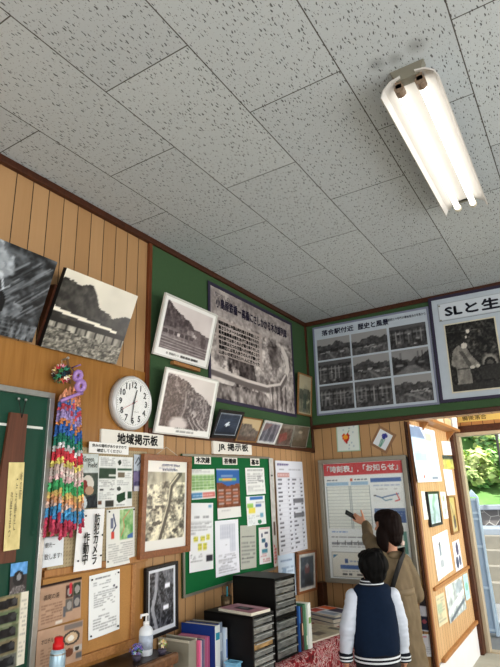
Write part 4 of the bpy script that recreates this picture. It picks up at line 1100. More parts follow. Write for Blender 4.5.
# ------------------------------------------------ timetable case
mw, w, h = place('timetable', .004); 
o = tag(empty('timetable_case', mw=mw), 'grey metal timetable case with a red heading, in front of the woman', 'timetable board')
CASE = mat('timetable_case_metal', (.60, .585, .54), .4, .35, vary=.05)
MB().box(-w / 2, w / 2, 0, h, 0, .030, .004).build('case_back', CASE, o)
border(w, h, .037, .056, bev=.004).build('case_frame', CASE, o)
MB().box(w / 2 - .004, w / 2 + .012, .60 * h, .985 * h, .016, .05, .002).build('hinge_strip', FRAME_BLACK, o)
pw, ph = w - .092, h - .076
def tt_cv(cw, ch):
    cv = Cv(cw, ch, (.92, .94, .94), 3)
    cv.rect(0, .006, 1, .115, (.76, .12, .17))
    cv.rect(.03, .175, .32, .205, (.62, .76, .86)); cv.rect(.35, .175, .57, .205, (.62, .76, .86))
    cv.rows(.04, .145, .30, .170, 1, (.25, .28, .34), .9, 1); cv.rect(.345, .145, .375, .170, (.80, .35, .25)); cv.rows(.40, .145, .56, .170, 1, (.25, .28, .34), .9, 1)
    cv.rect(.03, .21, .58, .58, (.92, .94, .91))
    for i in range(13): cv.rect(.03, .215 + i * .029, .58, .2185 + i * .029, (.52, .56, .58), .7); cv.rows(.05, .226 + i * .029, .56, .238 + i * .029, 1, (.4, .45, .5), .14)
    for x in (.03, .325, .345, .58): cv.rect(x - .004, .21, x + .004, .58, (.55, .60, .62))
    cv.rect(.60, .15, .97, .185, (.25, .40, .66)); cv.rows(.63, .205, .95, .225, 1, (.4, .5, .7), .6); cv.rows(.66, .24, .92, .256, 1, al=.4)
    cv.rect(.62, .27, .97, .36, (.90, .92, .92)); cv.line([(.64, .30), (.72, .32), (.78, .31), (.92, .29)], .012, (.25, .4, .6)); cv.line([(.72, .32), (.76, .345), (.84, .335)], .01, (.3, .5, .6)); cv.line([(.90, .285), (.93, .34), (.88, .35)], .012, (.8, .3, .3)); cv.rect(.625, .295, .655, .305, (.2, .2, .2))
    cv.rect(.62, .41, .98, .53, (.22, .36, .60)); cv.rect(.62, .41, .98, .435, (.45, .55, .70)); cv.rows(.65, .445, .95, .52, 4, (.75, .82, .92), .5)
    cv.rows(.06, .600, .26, .618, 1, (.25, .45, .75), .9, 1); cv.rows(.05, .645, .55, .662, 1, al=.7); cv.rows(.05, .690, .6, .720, 1, al=.55, th=.7); cv.line([(.05, .705), (.55, .69)], .006, (.35, .38, .4)); cv.rows(.05, .725, .6, .742, 1, al=.5)
    for x in (.12, .22, .30, .38, .5): cv.rect(x, .68, x + .008, .72, (.3, .3, .3))
    cv.rect(.04, .78, .66, .985, (.90, .90, .86)); cv.table(.04, .78, .66, .985, 1, 1, (.6, .6, .58), .8, .006); cv.poly([(.06, .80), (.12, .80), (.06, .83)], (.30, .52, .66))
    cv.rect(.20, .835, .24, .87, (.20, .32, .55)); cv.rows(.26, .842, .46, .866, 1, (.45, .55, .72), .9, 1); cv.rect(.14, .885, .48, .918, (.26, .42, .68)); cv.rows(.16, .93, .5, .942, 1, al=.5); cv.rect(.16, .955, .22, .968, (.2, .2, .2)); cv.rect(.24, .952, .28, .970, (.4, .4, .42)); cv.rect(.34, .955, .54, .968, (.25, .25, .26))
    cv.rect(.74, .60, .97, .78, (.40, .60, .56)); cv.rect(.77, .63, .93, .74, (.88, .90, .88)); cv.ell(.86, .69, .04, .03, (.2, .42, .38))
    cv.rows(.72, .82, .95, .96, 5, al=.4)
    return cv
sheet(tt_cv(int(pw * 170), int(ph * 170)), pw, ph, 'timetable_poster', UNDERGLASS, o, y0=.038, z=.034)
lettering(o, '「時刻表」,「お知らせ」', 0, .042 + ph * .94, ph * .060, pw * .90, (.97, .96, .96), 'heading', z=.0355, bold=.04)
MB().box(-pw / 2, pw / 2, .038, .038 + ph, .046, .048).build('glass_pane', glass_mat('case_glass', (.9, .93, .92), .03, .04), o)

# ------------------------------------------------ two small paintings above it
def heart_cv(w, h):
    cv = Cv(w, h, (.85, .88, .86), 3); cv.rect(0, 0, 1, .04, (.55, .68, .56)); cv.rect(0, .96, 1, 1, (.55, .68, .56)); cv.rect(0, 0, .05, 1, (.62, .73, .62)); cv.rect(.95, 0, 1, 1, (.62, .73, .62))
    cv.poly([(.24, .42), (.34, .34), (.42, .40), (.50, .34), (.58, .42), (.56, .54), (.43, .72), (.28, .56)], (.78, .24, .16), 1, .08); cv.ell(.40, .48, .10, .08, (.90, .62, .22)); cv.ell(.44, .66, .04, .05, (.62, .08, .10))
    for x, y in ((.3, .2), (.55, .16), (.7, .3), (.62, .66), (.5, .86), (.7, .78), (.52, .74), (.75, .1)): cv.rect(x, y, x + .04, y + .05, (.45, .55, .66), .7)
    cv.line([(.50, .34), (.56, .26)], .02, (.3, .45, .25)); return cv
paper('heart', 'small_painting', heart_cv, 150, 'small painting of a red and yellow heart-shaped leaf on pale paper above the timetable', 'painting', off=.002, curl=.004)
mw, w, h = place('flower', .0045)
o = tag(empty('small_painting', mw=mw), 'tilted small painting of a blue iris on a tan mat above the timetable', 'painting')
MB().box(-w / 2 - .022, w / 2 + .022, -.022, h + .022, -.004, .002, .001).build('mat_board', mat('brownish_mat', (.58, .45, .34), .7), o)
cv = Cv(*res(w, h, 200), (.86, .88, .90), 2); cv.line([(.5, .35), (.55, .95)], .06, (.25, .50, .42)); cv.line([(.42, .5), (.46, .95)], .05, (.30, .55, .45)); cv.line([(.62, .45), (.6, .9)], .04, (.35, .6, .5))
for x, y, r in ((.42, .28, .13), (.58, .24, .12), (.50, .38, .12), (.50, .16, .09)): cv.ell(x, y, r, r * .8, (.20, .22, .55), .85)
sheet(cv, w, h, 'painted_paper', PAPER, o, z=.0032)
def cp_cv(w, h):
    cv = Cv(w, h, (.80, .80, .84), 3); cv.rect(.0, 0, 1, .36, (.20, .18, .20)); cv.mott(.05, 4, 9); cv.rect(.1, .62, 1, .96, (.16, .18, .26)); cv.ell(.5, .75, .3, .05, (.6, .3, .35)); cv.rect(.05, .1, .3, .3, (.5, .46, .42), .6); return cv
paper('cardphoto', 'photo_card', cp_cv, 200, 'narrow dark photo card on the boards right of the timetable case', 'photo card', off=.002)
paper('card', 'notice_card', lambda w, h: Cv(w, h, (.88, .88, .90), 4).rect(.12, .1, .5, .16, (.80, .35, .45), .7).rows(.25, .55, .85, .9, 4, al=.35), 200, 'small white card with a pink mark below the narrow dark photo card', 'card', off=.002)

# ------------------------------------------------ papers on the passage wall
PG = 'papers along the passage wall'
def cal_cv(w, h):
    cv = Cv(w, h, (.86, .90, .95), 3); cv.poly([(0, .05), (.35, 0), (.55, .22), (0, .22)], (.52, .60, .72)); cv.rect(0, .22, 1, .9, (.84, .90, .95)); cv.table(.02, .22, .98, .46, 5, 4, (.62, .74, .84), .8, .012); cv.rect(.05, .48, .5, .62, (.66, .76, .84), .8); cv.rect(.55, .1, .8, .24, (.82, .74, .66), .8); cv.rows(.06, .66, .5, .8, 4, al=.35); cv.table(.55, .3, .98, .86, 3, 7, (.66, .78, .88), .7, .012)
    cv.rect(.62, .90, .86, .95, (.4, .45, .52), .8); cv.ell(.3, .9, .03, .03, (.75, .4, .3)); cv.mott(.02, 6, 6); return cv
paper('calendar', 'wall_calendar', cal_cv, 110, 'large pale blue calendar sheet at the near end of the passage wall', 'calendar', off=.024, curl=.012)
paper('ps1', 'notice_sheet', lambda w, h: Cv(w, h, (.92, .94, .95), 2).rows(.1, .2, .9, .8, 3, al=.25), 100, 'white sheet at the top of the column of papers beside the entrance jamb', 'notice', PG)
def ps2_cv(w, h):
    cv = Cv(w, h, (.72, .72, .42), 4); cv.rect(0, 0, 1, .30, (.25, .27, .26)); cv.mott(.10, 5, 5); cv.ell(.5, .6, .2, .25, (.82, .78, .35), .7); return cv
paper('ps2', 'photo_card', ps2_cv, 100, 'yellow-green photo card in the column of papers beside the entrance jamb', 'photo card', PG)
paper('ps3', 'notice_sheet', lambda w, h: Cv(w, h, (.90, .92, .95), 5).rows(.15, .1, .85, .9, 8, al=.3).rect(0, .42, 1, .44, (.7, .72, .76)), 100, 'tall white sheet below the yellow-green photo card', 'notice', PG)
def pa_cv(w, h):
    cv = Cv(w, h, (.90, .90, .88), 6); cv.rows(.2, .1, .8, .9, 6, (.3, .45, .4), .4); return cv
paper('pa', 'paper_strip', pa_cv, 110, 'narrow white paper strip between the red-brown post and the black-framed passage picture', 'notice', PG)
def pf_cv(w, h):
    cv = Cv(w, h, (.86, .92, .95), 7); cv.rect(.08, .06, .92, .94, (.74, .84, .86)); cv.line([(.6, .15), (.4, .4), (.5, .6), (.4, .9)], .16, (.52, .68, .62), .8); cv.mott(.06, 5, 6); cv.rows(.15, .65, .5, .9, 4, al=.3); return cv
framed('pframe', 'framed_picture', pf_cv, 90, FRAME_BLACK, .022, .022, 'black-framed pale green picture on the passage wall', 'framed picture', off=.004)
paper('pb', 'notice_sheet', lambda w, h: Cv(w, h, (.90, .91, .90), 8).ell(.5, .25, .2, .12, (.55, .62, .48), .8).ell(.5, .72, .22, .14, (.62, .66, .64), .8).rows(.1, .42, .9, .58, 3, al=.4), 110, 'white sheet with two small pictures right of the black-framed passage picture', 'notice', PG)
def pw_cv(w, h):
    cv = Cv(w, h, (.78, .70, .45), 9); cv.mott(.05, 4, 8); cv.poly([(.45, .55), (.75, .5), (.8, .85), (.45, .9)], (.22, .18, .14), .85, .1); cv.line([(.3, .2), (.5, .5)], .08, (.5, .42, .26)); return cv
framed('pwood', 'framed_picture', pw_cv, 90, FRAME_TAN, .018, .026, 'ochre wooden picture panel hanging beside the entrance jamb', 'framed picture', off=.004)
def pc_cv(w, h):
    cv = Cv(w, h, (.92, .93, .93), 10); cv.rows(.08, .06, .6, .2, 3, al=.35); cv.rect(.32, .30, .44, .52, (.40, .46, .52), .8); cv.ell(.38, .26, .06, .06, (.3, .32, .36), .8); cv.rows(.5, .28, .9, .5, 4, al=.4); cv.rect(.3, .6, .5, .78, (.45, .5, .55), .6); cv.rows(.55, .6, .92, .9, 5, al=.35); cv.mott(.04, 8, 8); return cv
paper('pc', 'news_sheet', pc_cv, 100, 'large white printed news sheet on the middle of the passage wall', 'news sheet', PG)
def pd2_cv(w, h):
    cv = Cv(w, h, (.88, .90, .94), 11); cv.ell(.55, .30, .18, .22, (.35, .33, .42)); cv.ell(.35, .72, .18, .20, (.30, .32, .40)); cv.ell(.72, .70, .16, .18, (.40, .42, .50)); return cv
paper('pd', 'photo_card', pd2_cv, 100, 'white photo card with dark figures beside the large news sheet', 'photo card', PG)
paper('pe', 'leaflet_sheet', lambda w, h: Cv(w, h, (.80, .78, .66), 12).rows(.1, .1, .9, .9, 8, al=.35).rect(.1, .3, .6, .6, (.62, .72, .62), .6), 100, 'yellowish leaflet below the dado rail near the red-brown post', 'leaflet', PG)
def pf2_cv(w, h):
    cv = Cv(w, h, (.72, .76, .76), 13); cv.mott(.16, 9, 6); cv.rect(.05, .05, .4, .35, (.80, .86, .82), .7); cv.line([(.05, .75), (.95, .45)], .06, (.86, .88, .9)); cv.line([(.1, .95), (.95, .7)], .04, (.4, .44, .48)); cv.rect(.55, .1, .9, .4, (.60, .66, .70), .7); cv.rect(0, 0, 1, .03, (.92, .92, .92)); return cv
paper('pf', 'poster', pf2_cv, 110, 'wide grey-blue picture poster below the dado rail of the passage', 'poster', PG)
paper('pg', 'leaflet_sheet', lambda w, h: Cv(w, h, (.74, .88, .90), 14).ell(.5, .5, .3, .16, (.45, .70, .62), .7).rows(.15, .1, .85, .35, 3, al=.3).rows(.15, .7, .85, .92, 3, al=.3), 100, 'narrow turquoise leaflet beside the entrance jamb', 'leaflet', PG)
# wall shelf with boxes and the yellow strip over the entrance
o = tag(empty('wall_shelf', (PX, 5.72, 2.235)), 'light wooden wall shelf high in the passage', 'shelf')
MB().box(.0, .13, -.75, .62, -.014, .014, .003).build('shelf_board', MIDW, o)
for y in (-.6, .5): MB().prism([(0, -.014), (.09, -.014), (0, -.11)], 1, y - .012, y + .012).build('bracket', MIDW, o)
def box_thing(x, y, z, sx, sy, sz, c, label):
    o = tag(empty('storage_box', (x, y, z)), label, 'box', 'boxes on the passage shelf')
    MB().box(-sx / 2, sx / 2, -sy / 2, sy / 2, 0, sz * .78, .003).build('box_body', mat('box_%d' % int(y * 100), c, .6), o)
    MB().box(-sx / 2 - .003, sx / 2 + .003, -sy / 2 - .003, sy / 2 + .003, sz * .74, sz, .003).build('box_lid', mat('lid_%d' % int(y * 100), [min(1, v * 1.06) for v in c], .6), o)
box_thing(PX + .066, 6.18, 2.249, .10, .26, .13, (.86, .86, .84), 'white box at the entrance end of the passage shelf')
box_thing(PX + .066, 5.85, 2.249, .09, .30, .075, (.80, .72, .56), 'flat tan box on the passage shelf')
box_thing(PX + .066, 5.48, 2.249, .10, .28, .11, (.84, .80, .70), 'cream box at the near end of the passage shelf')
o = tag(empty('name_strip', (0, EW - .010, 2.342)), 'long yellow strip with dark letters above the entrance', 'sign')
MB().box(-1.20, .70, -.004, .010, 0, .085, .002).build('strip_board', mat('pale_yellow_strip', (.84, .74, .44), .5, vary=.05), o)
for x, s in ((-1.02, '備後落合'), (-.60, '駅待合室'), (-.15, '出入口')):
    l = lettering(o, s, 0, 0, .055, .26, (.15, .13, .1), 'lettering'); l.matrix_local = Matrix.Translation((x, -.006, .043)) @ Matrix.Rotation(math.pi / 2, 4, 'X')
# ================================================================== ceiling lamp
WHITEM = mat('white_enamel', (.80, .79, .775), .3, vary=.02, scale=6)
lamp = tag(empty('fluorescent_lamp', (-.347, 2.462, CE)), 'twin-tube fluorescent ceiling lamp, switched on, with white reflector wings', 'ceiling lamp')
HL = .595
MB().box(-.048, .048, -HL + .05, HL - .01, -.055, 0, .004).build('housing', WHITEM, lamp)
for s in (-1, 1):
    mb = MB(); pts = [(s * .030, -.050), (s * .070, -.060), (s * .100, -.084), (s * .114, -.118), (s * .119, -.116), (s * .106, -.080), (s * .073, -.052), (s * .030, -.042)]
    mb.prism(pts if s > 0 else pts[::-1], 1, -HL, HL).build('reflector', WHITEM, lamp)
MB().prism([(-.070, 0), (-.048, -.058), (.048, -.058), (.070, 0)], 1, -HL + .010, -HL + .052).build('end_cap', mat('end_cap_grey', (.50, .49, .44), .5, vary=.05), lamp)
MB().prism([(-.06, 0), (-.04, -.055), (.04, -.055), (.06, 0)], 1, HL - .03, HL + .008).build('end_cap', MATS['end_cap_grey'], lamp)
m, nt, b = nodes_of('glowing_tube')
tc = nt.nodes.new('ShaderNodeTexCoord'); nz = nt.nodes.new('ShaderNodeTexNoise'); nz.inputs['Scale'].default_value = 3; link(nt, tc.outputs['Object'], nz.inputs['Vector'])
b.inputs['Base Color'].default_value = (1, 1, 1, 1); b.inputs['Emission Color'].default_value = (1.0, .97, .90, 1)
link(nt, math_node(nt, 'ADD', math_node(nt, 'MULTIPLY', nz.outputs[0], .15), 2.0), b.inputs['Emission Strength'])
TUBE = m
for x in (-.043, .043):
    t = MB().tube([(x, -HL + .05, -.090), (x, HL - .012, -.090)], .0155, 14).build('glowing_tube', TUBE, lamp, smooth=True)
    for y0, y1, c in ((-HL + .015, -HL + .055, (.52, .45, .38)), (HL - .02, HL + .004, (.80, .78, .72))):
        MB().tube([(x, y0, -.088), (x, y1, -.088)], .021, 12).box(x - .012, x + .012, min(y0, y1), max(y0, y1), -.088, -.05).build('tube_socket', mat('socket_%d' % int(c[0] * 100), c, .5), lamp)

# ================================================================== red-cloth table, bench and ledge
DARKTOP = wood_mat('dark_table_top', (.13, .095, .08), (.20, .15, .12), stretch=(5, 40, 40), rough=.35)
LEDGEW = wood_mat('worn_brown_edge', (.36, .24, .15), (.50, .36, .24), stretch=(6, 40, 40), rough=.5)
TZ = .655
t = tag(empty('long_table', (-1.985, 3.35, 0)), 'long table under the red cloth along the panelled wall', 'table')
MB().box(-.245, .245, -.86, .83, .615, .645, .004).build('tabletop', DARKTOP, t)
for x in (-.21, .21):
    for y in (-.80, .77): MB().box(x - .022, x + .022, y - .022, y + .022, 0, .615, .003).build('leg', DARKTOP, t)
def cloth_mat():
    m, nt, b = nodes_of('red_patterned_cloth')
    tc = nt.nodes.new('ShaderNodeTexCoord')
    n0 = nt.nodes.new('ShaderNodeTexNoise'); n0.inputs['Scale'].default_value = 13; n0.inputs['Detail'].default_value = 3; n0.inputs['Distortion'].default_value = 2.2
    link(nt, tc.outputs['Object'], n0.inputs['Vector'])
    v = nt.nodes.new('ShaderNodeTexVoronoi'); v.inputs['Scale'].default_value = 24; v.feature = 'SMOOTH_F1'
    link(nt, tc.outputs['Object'], v.inputs['Vector'])
    cr = nt.nodes.new('ShaderNodeValToRGB'); e = cr.color_ramp.elements
    e[0].position = .30; e[0].color = (*lin((.20, .06, .09)), 1); e[1].position = .72; e[1].color = (*lin((.66, .12, .20)), 1)
    for p, c in ((.38, (.46, .05, .11)), (.47, (.62, .08, .15)), (.505, (.88, .82, .80)), (.53, (.40, .10, .16)), (.56, (.64, .09, .16)), (.62, (.84, .74, .74)), (.66, (.34, .08, .14))):
        x = e.new(p); x.color = (*lin(c), 1)
    f = math_node(nt, 'ADD', math_node(nt, 'MULTIPLY', n0.outputs[0], .8), math_node(nt, 'MULTIPLY', v.outputs[0], .25))
    link(nt, f, cr.inputs[0]); link(nt, cr.outputs[0], b.inputs['Base Color']); b.inputs['Roughness'].default_value = .8
    return m
def cloth():
    V, Fc = [], []
    x0, x1, y0, y1 = -2.235, -1.735, 2.485, 4.185
    prof = [(x0, TZ - .004)] + [(x0 + (x1 - x0) * i / 9, TZ) for i in range(1, 10)] + [(x1 + .012, TZ - .012)] + [(x1 + .018, TZ - .03 - .06 * i) for i in range(10)]
    ny = 90
    for j in range(ny + 1):
        y = y0 + (y1 - y0) * j / ny
        for i, (x, z) in enumerate(prof):
            k = max(0, i - 10) / 9
            w_ = k * (.020 * math.sin(y * 21) + .012 * math.sin(y * 47 + 1.3))
            V.append((x + w_ + k * .02, y, z - (.012 * math.sin(y * 13) if i == len(prof) - 1 else 0)))
    n = len(prof)
    for j in range(ny):
        for i in range(n - 1): Fc.append((j * n + i, j * n + i + 1, (j + 1) * n + i + 1, (j + 1) * n + i))
    me = bpy.data.meshes.new('tablecloth'); me.from_pydata(V, [], Fc); me.materials.append(cloth_mat())
    for p in me.polygons: p.use_smooth = True
    o = bpy.data.objects.new('tablecloth', me); COL.objects.link(o); return o
tag(cloth(), 'red tablecloth with pale swirling pattern draped over the long table', 'tablecloth')

b_ = tag(empty('wooden_bench', (-1.80, 4.48, 0)), 'dark wooden bench below the timetable, against the far wall', 'bench')
MB().box(-.40, .10, -.28, .25, .615, .652, .005).build('seat', DARKTOP, b_)
MB().box(-.40, .10, -.28, -.25, .53, .615, .003).build('apron', DARKTOP, b_)
for x in (-.36, .06):
    for y in (-.24, .21): MB().box(x - .025, x + .025, y - .025, y + .025, 0, .615, .003).build('leg', DARKTOP, b_)

l_ = tag(empty('narrow_side_table', (-2.12, 1.70, 0)), 'narrow dark-topped side table with a worn brown front edge, under the cork board', 'side table')
MB().box(-.125, .09, -.75, .735, .825, .85, .004).build('table_top', DARKTOP, l_)
MB().box(.09, .128, -.75, .745, .800, .852, .012).build('front_edge', LEDGEW, l_)
for y in (-.70, .70): MB().box(.07, .112, y - .02, y + .02, 0, .80, .006).build('leg', LEDGEW, l_)
for y in (-.70, .70): MB().box(-.12, -.085, y - .02, y + .02, 0, .825, .004).build('leg', LEDGEW, l_)

# ------------------------------------------------ on the narrow side table
s_ = tag(empty('spray_can', (-2.08, 1.735, .85)), 'pale blue spray can with a bright red cap in front of the brown leaflets', 'spray can')
MB().lathe([(.030, 0), (.0325, .004), (.0325, .150), (.029, .160), (.020, .168), (.019, .172)], n=28).build('can_body', mat('pale_blue_can', (.66, .76, .82), .3, .25, vary=.05), s_, smooth=True)
MB().lathe([(.033, .145), (.033, .152)], n=28).build('silver_ring', ALU, s_)
MB().lathe([(.0235, .166), (.0235, .186), (.019, .190), (.018, .210), (.014, .2125)], n=24).build('cap', mat('red_cap', (.80, .10, .12), .4, vary=.03), s_, smooth=True)
p_ = tag(empty('pump_bottle', (-2.12, 2.328, .85)), 'white pump bottle of hand sanitiser standing before the black-framed gorge photo', 'bottle')
MB().lathe([(.033, 0), (.036, .006), (.036, .112), (.030, .126), (.015, .136), (.014, .140)], n=28).build('bottle_body', mat('white_bottle', (.86, .88, .90), .3, vary=.03), p_, smooth=True)
MB().lathe([(.0365, .030), (.0365, .095)], n=28).build('bottle_label', mat('bottle_label_grey', (.70, .74, .80), .5, vary=.25, scale=60), p_, smooth=True)
MB().lathe([(.016, .138), (.016, .154), (.006, .157), (.005, .182)], n=18).build('pump_collar', mat('white_pump', (.90, .90, .90), .35), p_, smooth=True)
MB().box(-.010, .034, -.007, .007, .182, .194, .004).box(.027, .034, -.005, .005, .172, .184, .002).build('pump_head', MATS['white_pump'], p_).rotation_euler = (0, 0, -2.0)

def posy(name, loc, cols, label, r=.035, n=46, seed=1, pot=(.30, .28, .34)):
    rg = random.Random(seed); o = tag(empty(name, loc), label, 'artificial flowers')
    MB().lathe([(.016, 0), (.024, .020), (.022, .024)], n=14).build('pot', mat(name + '_pot', pot, .5), o, smooth=True)
    V, Fc, Cc = [], [], []
    for i in range(n):
        a, e_ = rg.uniform(0, 6.28), rg.uniform(-.2, 1.5)
        d = Vector((math.cos(a) * math.cos(e_), math.sin(a) * math.cos(e_), math.sin(e_))); c = Vector((0, 0, .042)) + d * r * rg.uniform(.6, 1)
        t1 = d.cross(Vector((.3, .2, 1))).normalized(); t2 = d.cross(t1); s = rg.uniform(.007, .012); col = rg.choice(cols)
        for k in range(5):
            an = k * 1.2566; q1 = c + (t1 * math.cos(an) + t2 * math.sin(an)) * s + d * s * .4
            q0 = c + (t1 * math.cos(an - .5) + t2 * math.sin(an - .5)) * s * .6; q2 = c + (t1 * math.cos(an + .5) + t2 * math.sin(an + .5)) * s * .6
            b0 = len(V); V += [c, q0, q1, q2]; Fc.append((b0, b0 + 1, b0 + 2, b0 + 3)); Cc.append([max(0, min(1, v * rg.uniform(.85, 1.15))) for v in col])
    coloured_mesh('flower_head', V, Fc, Cc, PAPER, o)
    return o
posy('flower_posy', (-2.09, 2.232, .85), [(.55, .50, .80), (.42, .45, .78), (.72, .55, .80), (.80, .80, .90), (.25, .45, .30)], 'small violet and blue artificial flower posy left of the pump bottle')
posy('flower_posy', (-2.05, 2.376, .85), [(.86, .80, .48), (.90, .86, .70), (.72, .66, .40), (.82, .72, .62), (.40, .42, .25)], 'small pale yellow artificial flower posy right of the pump bottle', seed=4, r=.026, pot=(.62, .58, .50))
o = tag(empty('flower_card', mw=wall_matrix('L', 2.30, .925, .0, 0, .0125)), 'small speckled floral card standing against the plywood behind the flowers', 'card')
cv = Cv(16, 22, (.62, .62, .50), 3)
for i in range(40): cv.ell(cv.rg.random(), cv.rg.random(), .07, .05, [(.30, .36, .24), (.80, .80, .70), (.45, .5, .62), (.3, .3, .28)][i % 4], .8)
sheet(cv, .05, .08, 'floral_print', PAPER, o, z=.004); MB().box(-.025, .025, 0, .08, -.003, .003).build('card_back', MIDW, o)

# ------------------------------------------------ files, books and binders standing on the red table
def page_mat(): return mat('paper_edges', (.84, .82, .76), .8, vary=.06, scale=90, stretch=(1, 40, 1))
def book(name, y, th, xs, depth, hgt, c, label, cat, group, spine=None, z=TZ, lean=0.0, band=None):
    """a volume standing upright, spine towards the room (+X)"""
    o = tag(empty(name, (xs, y, z)), label, cat, group)
    o.rotation_euler = (lean, 0, 0)
    cm = mat('cover_%02x%02x%02x' % tuple(int(v * 255) for v in c), c, .45, vary=.05)
    sm = cm if spine is None else mat('spine_%02x%02x%02x' % tuple(int(v * 255) for v in spine), spine, .45, vary=.05)
    MB().box(-depth, -.003, -th / 2, -th / 2 + .0025, 0, hgt).box(-depth, -.003, th / 2 - .0025, th / 2, 0, hgt).build('cover', cm, o)
    MB().box(-.004, 0, -th / 2, th / 2, 0, hgt, .0012).build('spine', sm, o)
    MB().box(-depth + .006, -.006, -th / 2 + .0025, th / 2 - .0025, .003, hgt - .004).build('pages', page_mat(), o)
    if band:
        bc, z0, z1 = band
        MB().box(0, .0008, -th / 2 * .8, th / 2 * .8, z0 * hgt, z1 * hgt).build('spine_label', mat('band_%02x%02x%02x' % tuple(int(v * 255) for v in bc), bc, .5), o)
    return o
G1 = 'books and files in a row before the drawer cabinets'
# the grey magazine file, open at the top
o = tag(empty('magazine_file', (-2.015, 2.585, TZ)), 'grey magazine file with pale rims, nearest the narrow side table', 'magazine file', G1)
fm = mat('grey_file_card', (.56, .55, .50), .6, vary=.06)
MB().box(-.215, 0, -.034, -.030, 0, .218).box(-.215, 0, .030, .034, 0, .218).box(-.004, 0, -.03, .03, 0, .218).box(-.215, -.211, -.03, .03, 0, .15).box(-.215, 0, -.03, .03, 0, .004).build('file_case', fm, o)
for y in (-.012, .012): MB().box(-.205, -.008, y - .006, y + .006, .005, .208).build('papers', page_mat(), o)
MB().box(-.218, .003, -.037, -.031, .209, .222, .002).box(-.218, .003, .031, .037, .209, .222, .002).build('rim', mat('pale_rim', (.76, .74, .68), .5), o)
rows = [('pink_book', 2.631, .012, (.86, .42, .56), (.88, .40, .58), .208, 'bright pink thin book beside the grey magazine file'),
        ('thin_booklet', 2.645, .010, (.84, .80, .80), (.86, .70, .76), .205, 'pale thin booklet between the bright pink and the grey-blue book'),
        ('thin_book', 2.659, .012, (.42, .42, .52), (.40, .42, .55), .206, 'grey-blue thin book in the row of pink books'),
        ('thin_booklet', 2.673, .010, (.76, .70, .66), (.60, .50, .56), .206, 'dull mauve booklet in the row of pink books'),
        ('pink_book', 2.687, .012, (.80, .50, .60), (.72, .38, .52), .208, 'first of the three dusky pink books beside the blue binder'),
        ('pink_book', 2.702, .012, (.80, .52, .62), (.74, .42, .56), .210, 'middle one of the three dusky pink books beside the blue binder'),
        ('pink_book', 2.717, .012, (.78, .46, .58), (.70, .36, .50), .210, 'dusky pink book touching the blue binder')]
for n_, y, th, c, sp, hg, lb in rows: book(n_, y, th, -2.0, .20, hg, c, lb, 'book', G1, spine=sp)
book('ring_binder', 2.752, .046, -1.965, .245, .262, (.10, .22, .50), 'thick blue ring binder with a white spine', 'binder', G1, spine=(.88, .90, .90), band=((.20, .58, .68), .72, .86))
book('ring_binder', 2.797, .032, -1.975, .215, .268, (.36, .36, .36), 'dark grey ring binder standing behind the blue one', 'binder', G1, spine=(.50, .55, .62), band=((.70, .74, .78), .45, .8))
book('slim_binder', 2.826, .016, -1.955, .16, .236, (.78, .84, .90), 'slim white and blue binder against the nearer drawer cabinet', 'binder', G1, spine=(.84, .88, .92), band=((.38, .50, .72), .35, .75))
o = tag(empty('small_basket', (-1.895, 2.80, TZ)), 'light blue plastic basket on the red cloth before the nearer drawer cabinet', 'basket')
bm_ = mat('light_blue_plastic', (.52, .76, .88), .4, vary=.04)
mb = MB()
for s in (-1, 1):
    mb.box(s * .036 - .002, s * .036 + .002, -.022, .022, 0, .075); mb.box(-.036, .036, s * .022 - .002, s * .022 + .002, 0, .075)
mb.box(-.036, .036, -.022, .022, 0, .003).build('basket_body', bm_, o)
MB().box(-.044, .044, -.030, -.020, .070, .078, .002).box(-.044, .044, .020, .030, .070, .078, .002).box(-.044, -.034, -.020, .020, .070, .078, .002).box(.034, .044, -.020, .020, .070, .078, .002).build('rim', bm_, o)

# ------------------------------------------------ drawer cabinets, drawers facing the room
CAB = mat('black_plastic_cabinet', (.055, .052, .055), .45, vary=.06, scale=12, spec=.3)
def clear_mat(name, c):
    m, nt, b = nodes_of(name)
    tc = nt.nodes.new('ShaderNodeTexCoord'); mp = nt.nodes.new('ShaderNodeMapping'); mp.inputs['Scale'].default_value = (6, 14, 60)
    nz = nt.nodes.new('ShaderNodeTexNoise'); nz.inputs['Scale'].default_value = 1.0; nz.inputs['Detail'].default_value = 3
    link(nt, tc.outputs['Object'], mp.inputs[0]); link(nt, mp.outputs[0], nz.inputs['Vector'])
    cr = nt.nodes.new('ShaderNodeValToRGB'); cr.color_ramp.elements[0].position = .36; cr.color_ramp.elements[1].position = .62
    cr.color_ramp.elements[0].color = (*lin([v * .72 for v in c]), 1); cr.color_ramp.elements[1].color = (*lin(c), 1)
    link(nt, nz.outputs[0], cr.inputs[0]); link(nt, cr.outputs[0], b.inputs['Base Color']); b.inputs['Roughness'].default_value = .22
    b.inputs['Alpha'].default_value = .82
    return m
CLR = [clear_mat('clear_drawer_grey', (.52, .53, .52)), clear_mat('clear_drawer_pale', (.64, .64, .62)), clear_mat('clear_drawer_tan', (.76, .62, .42))]
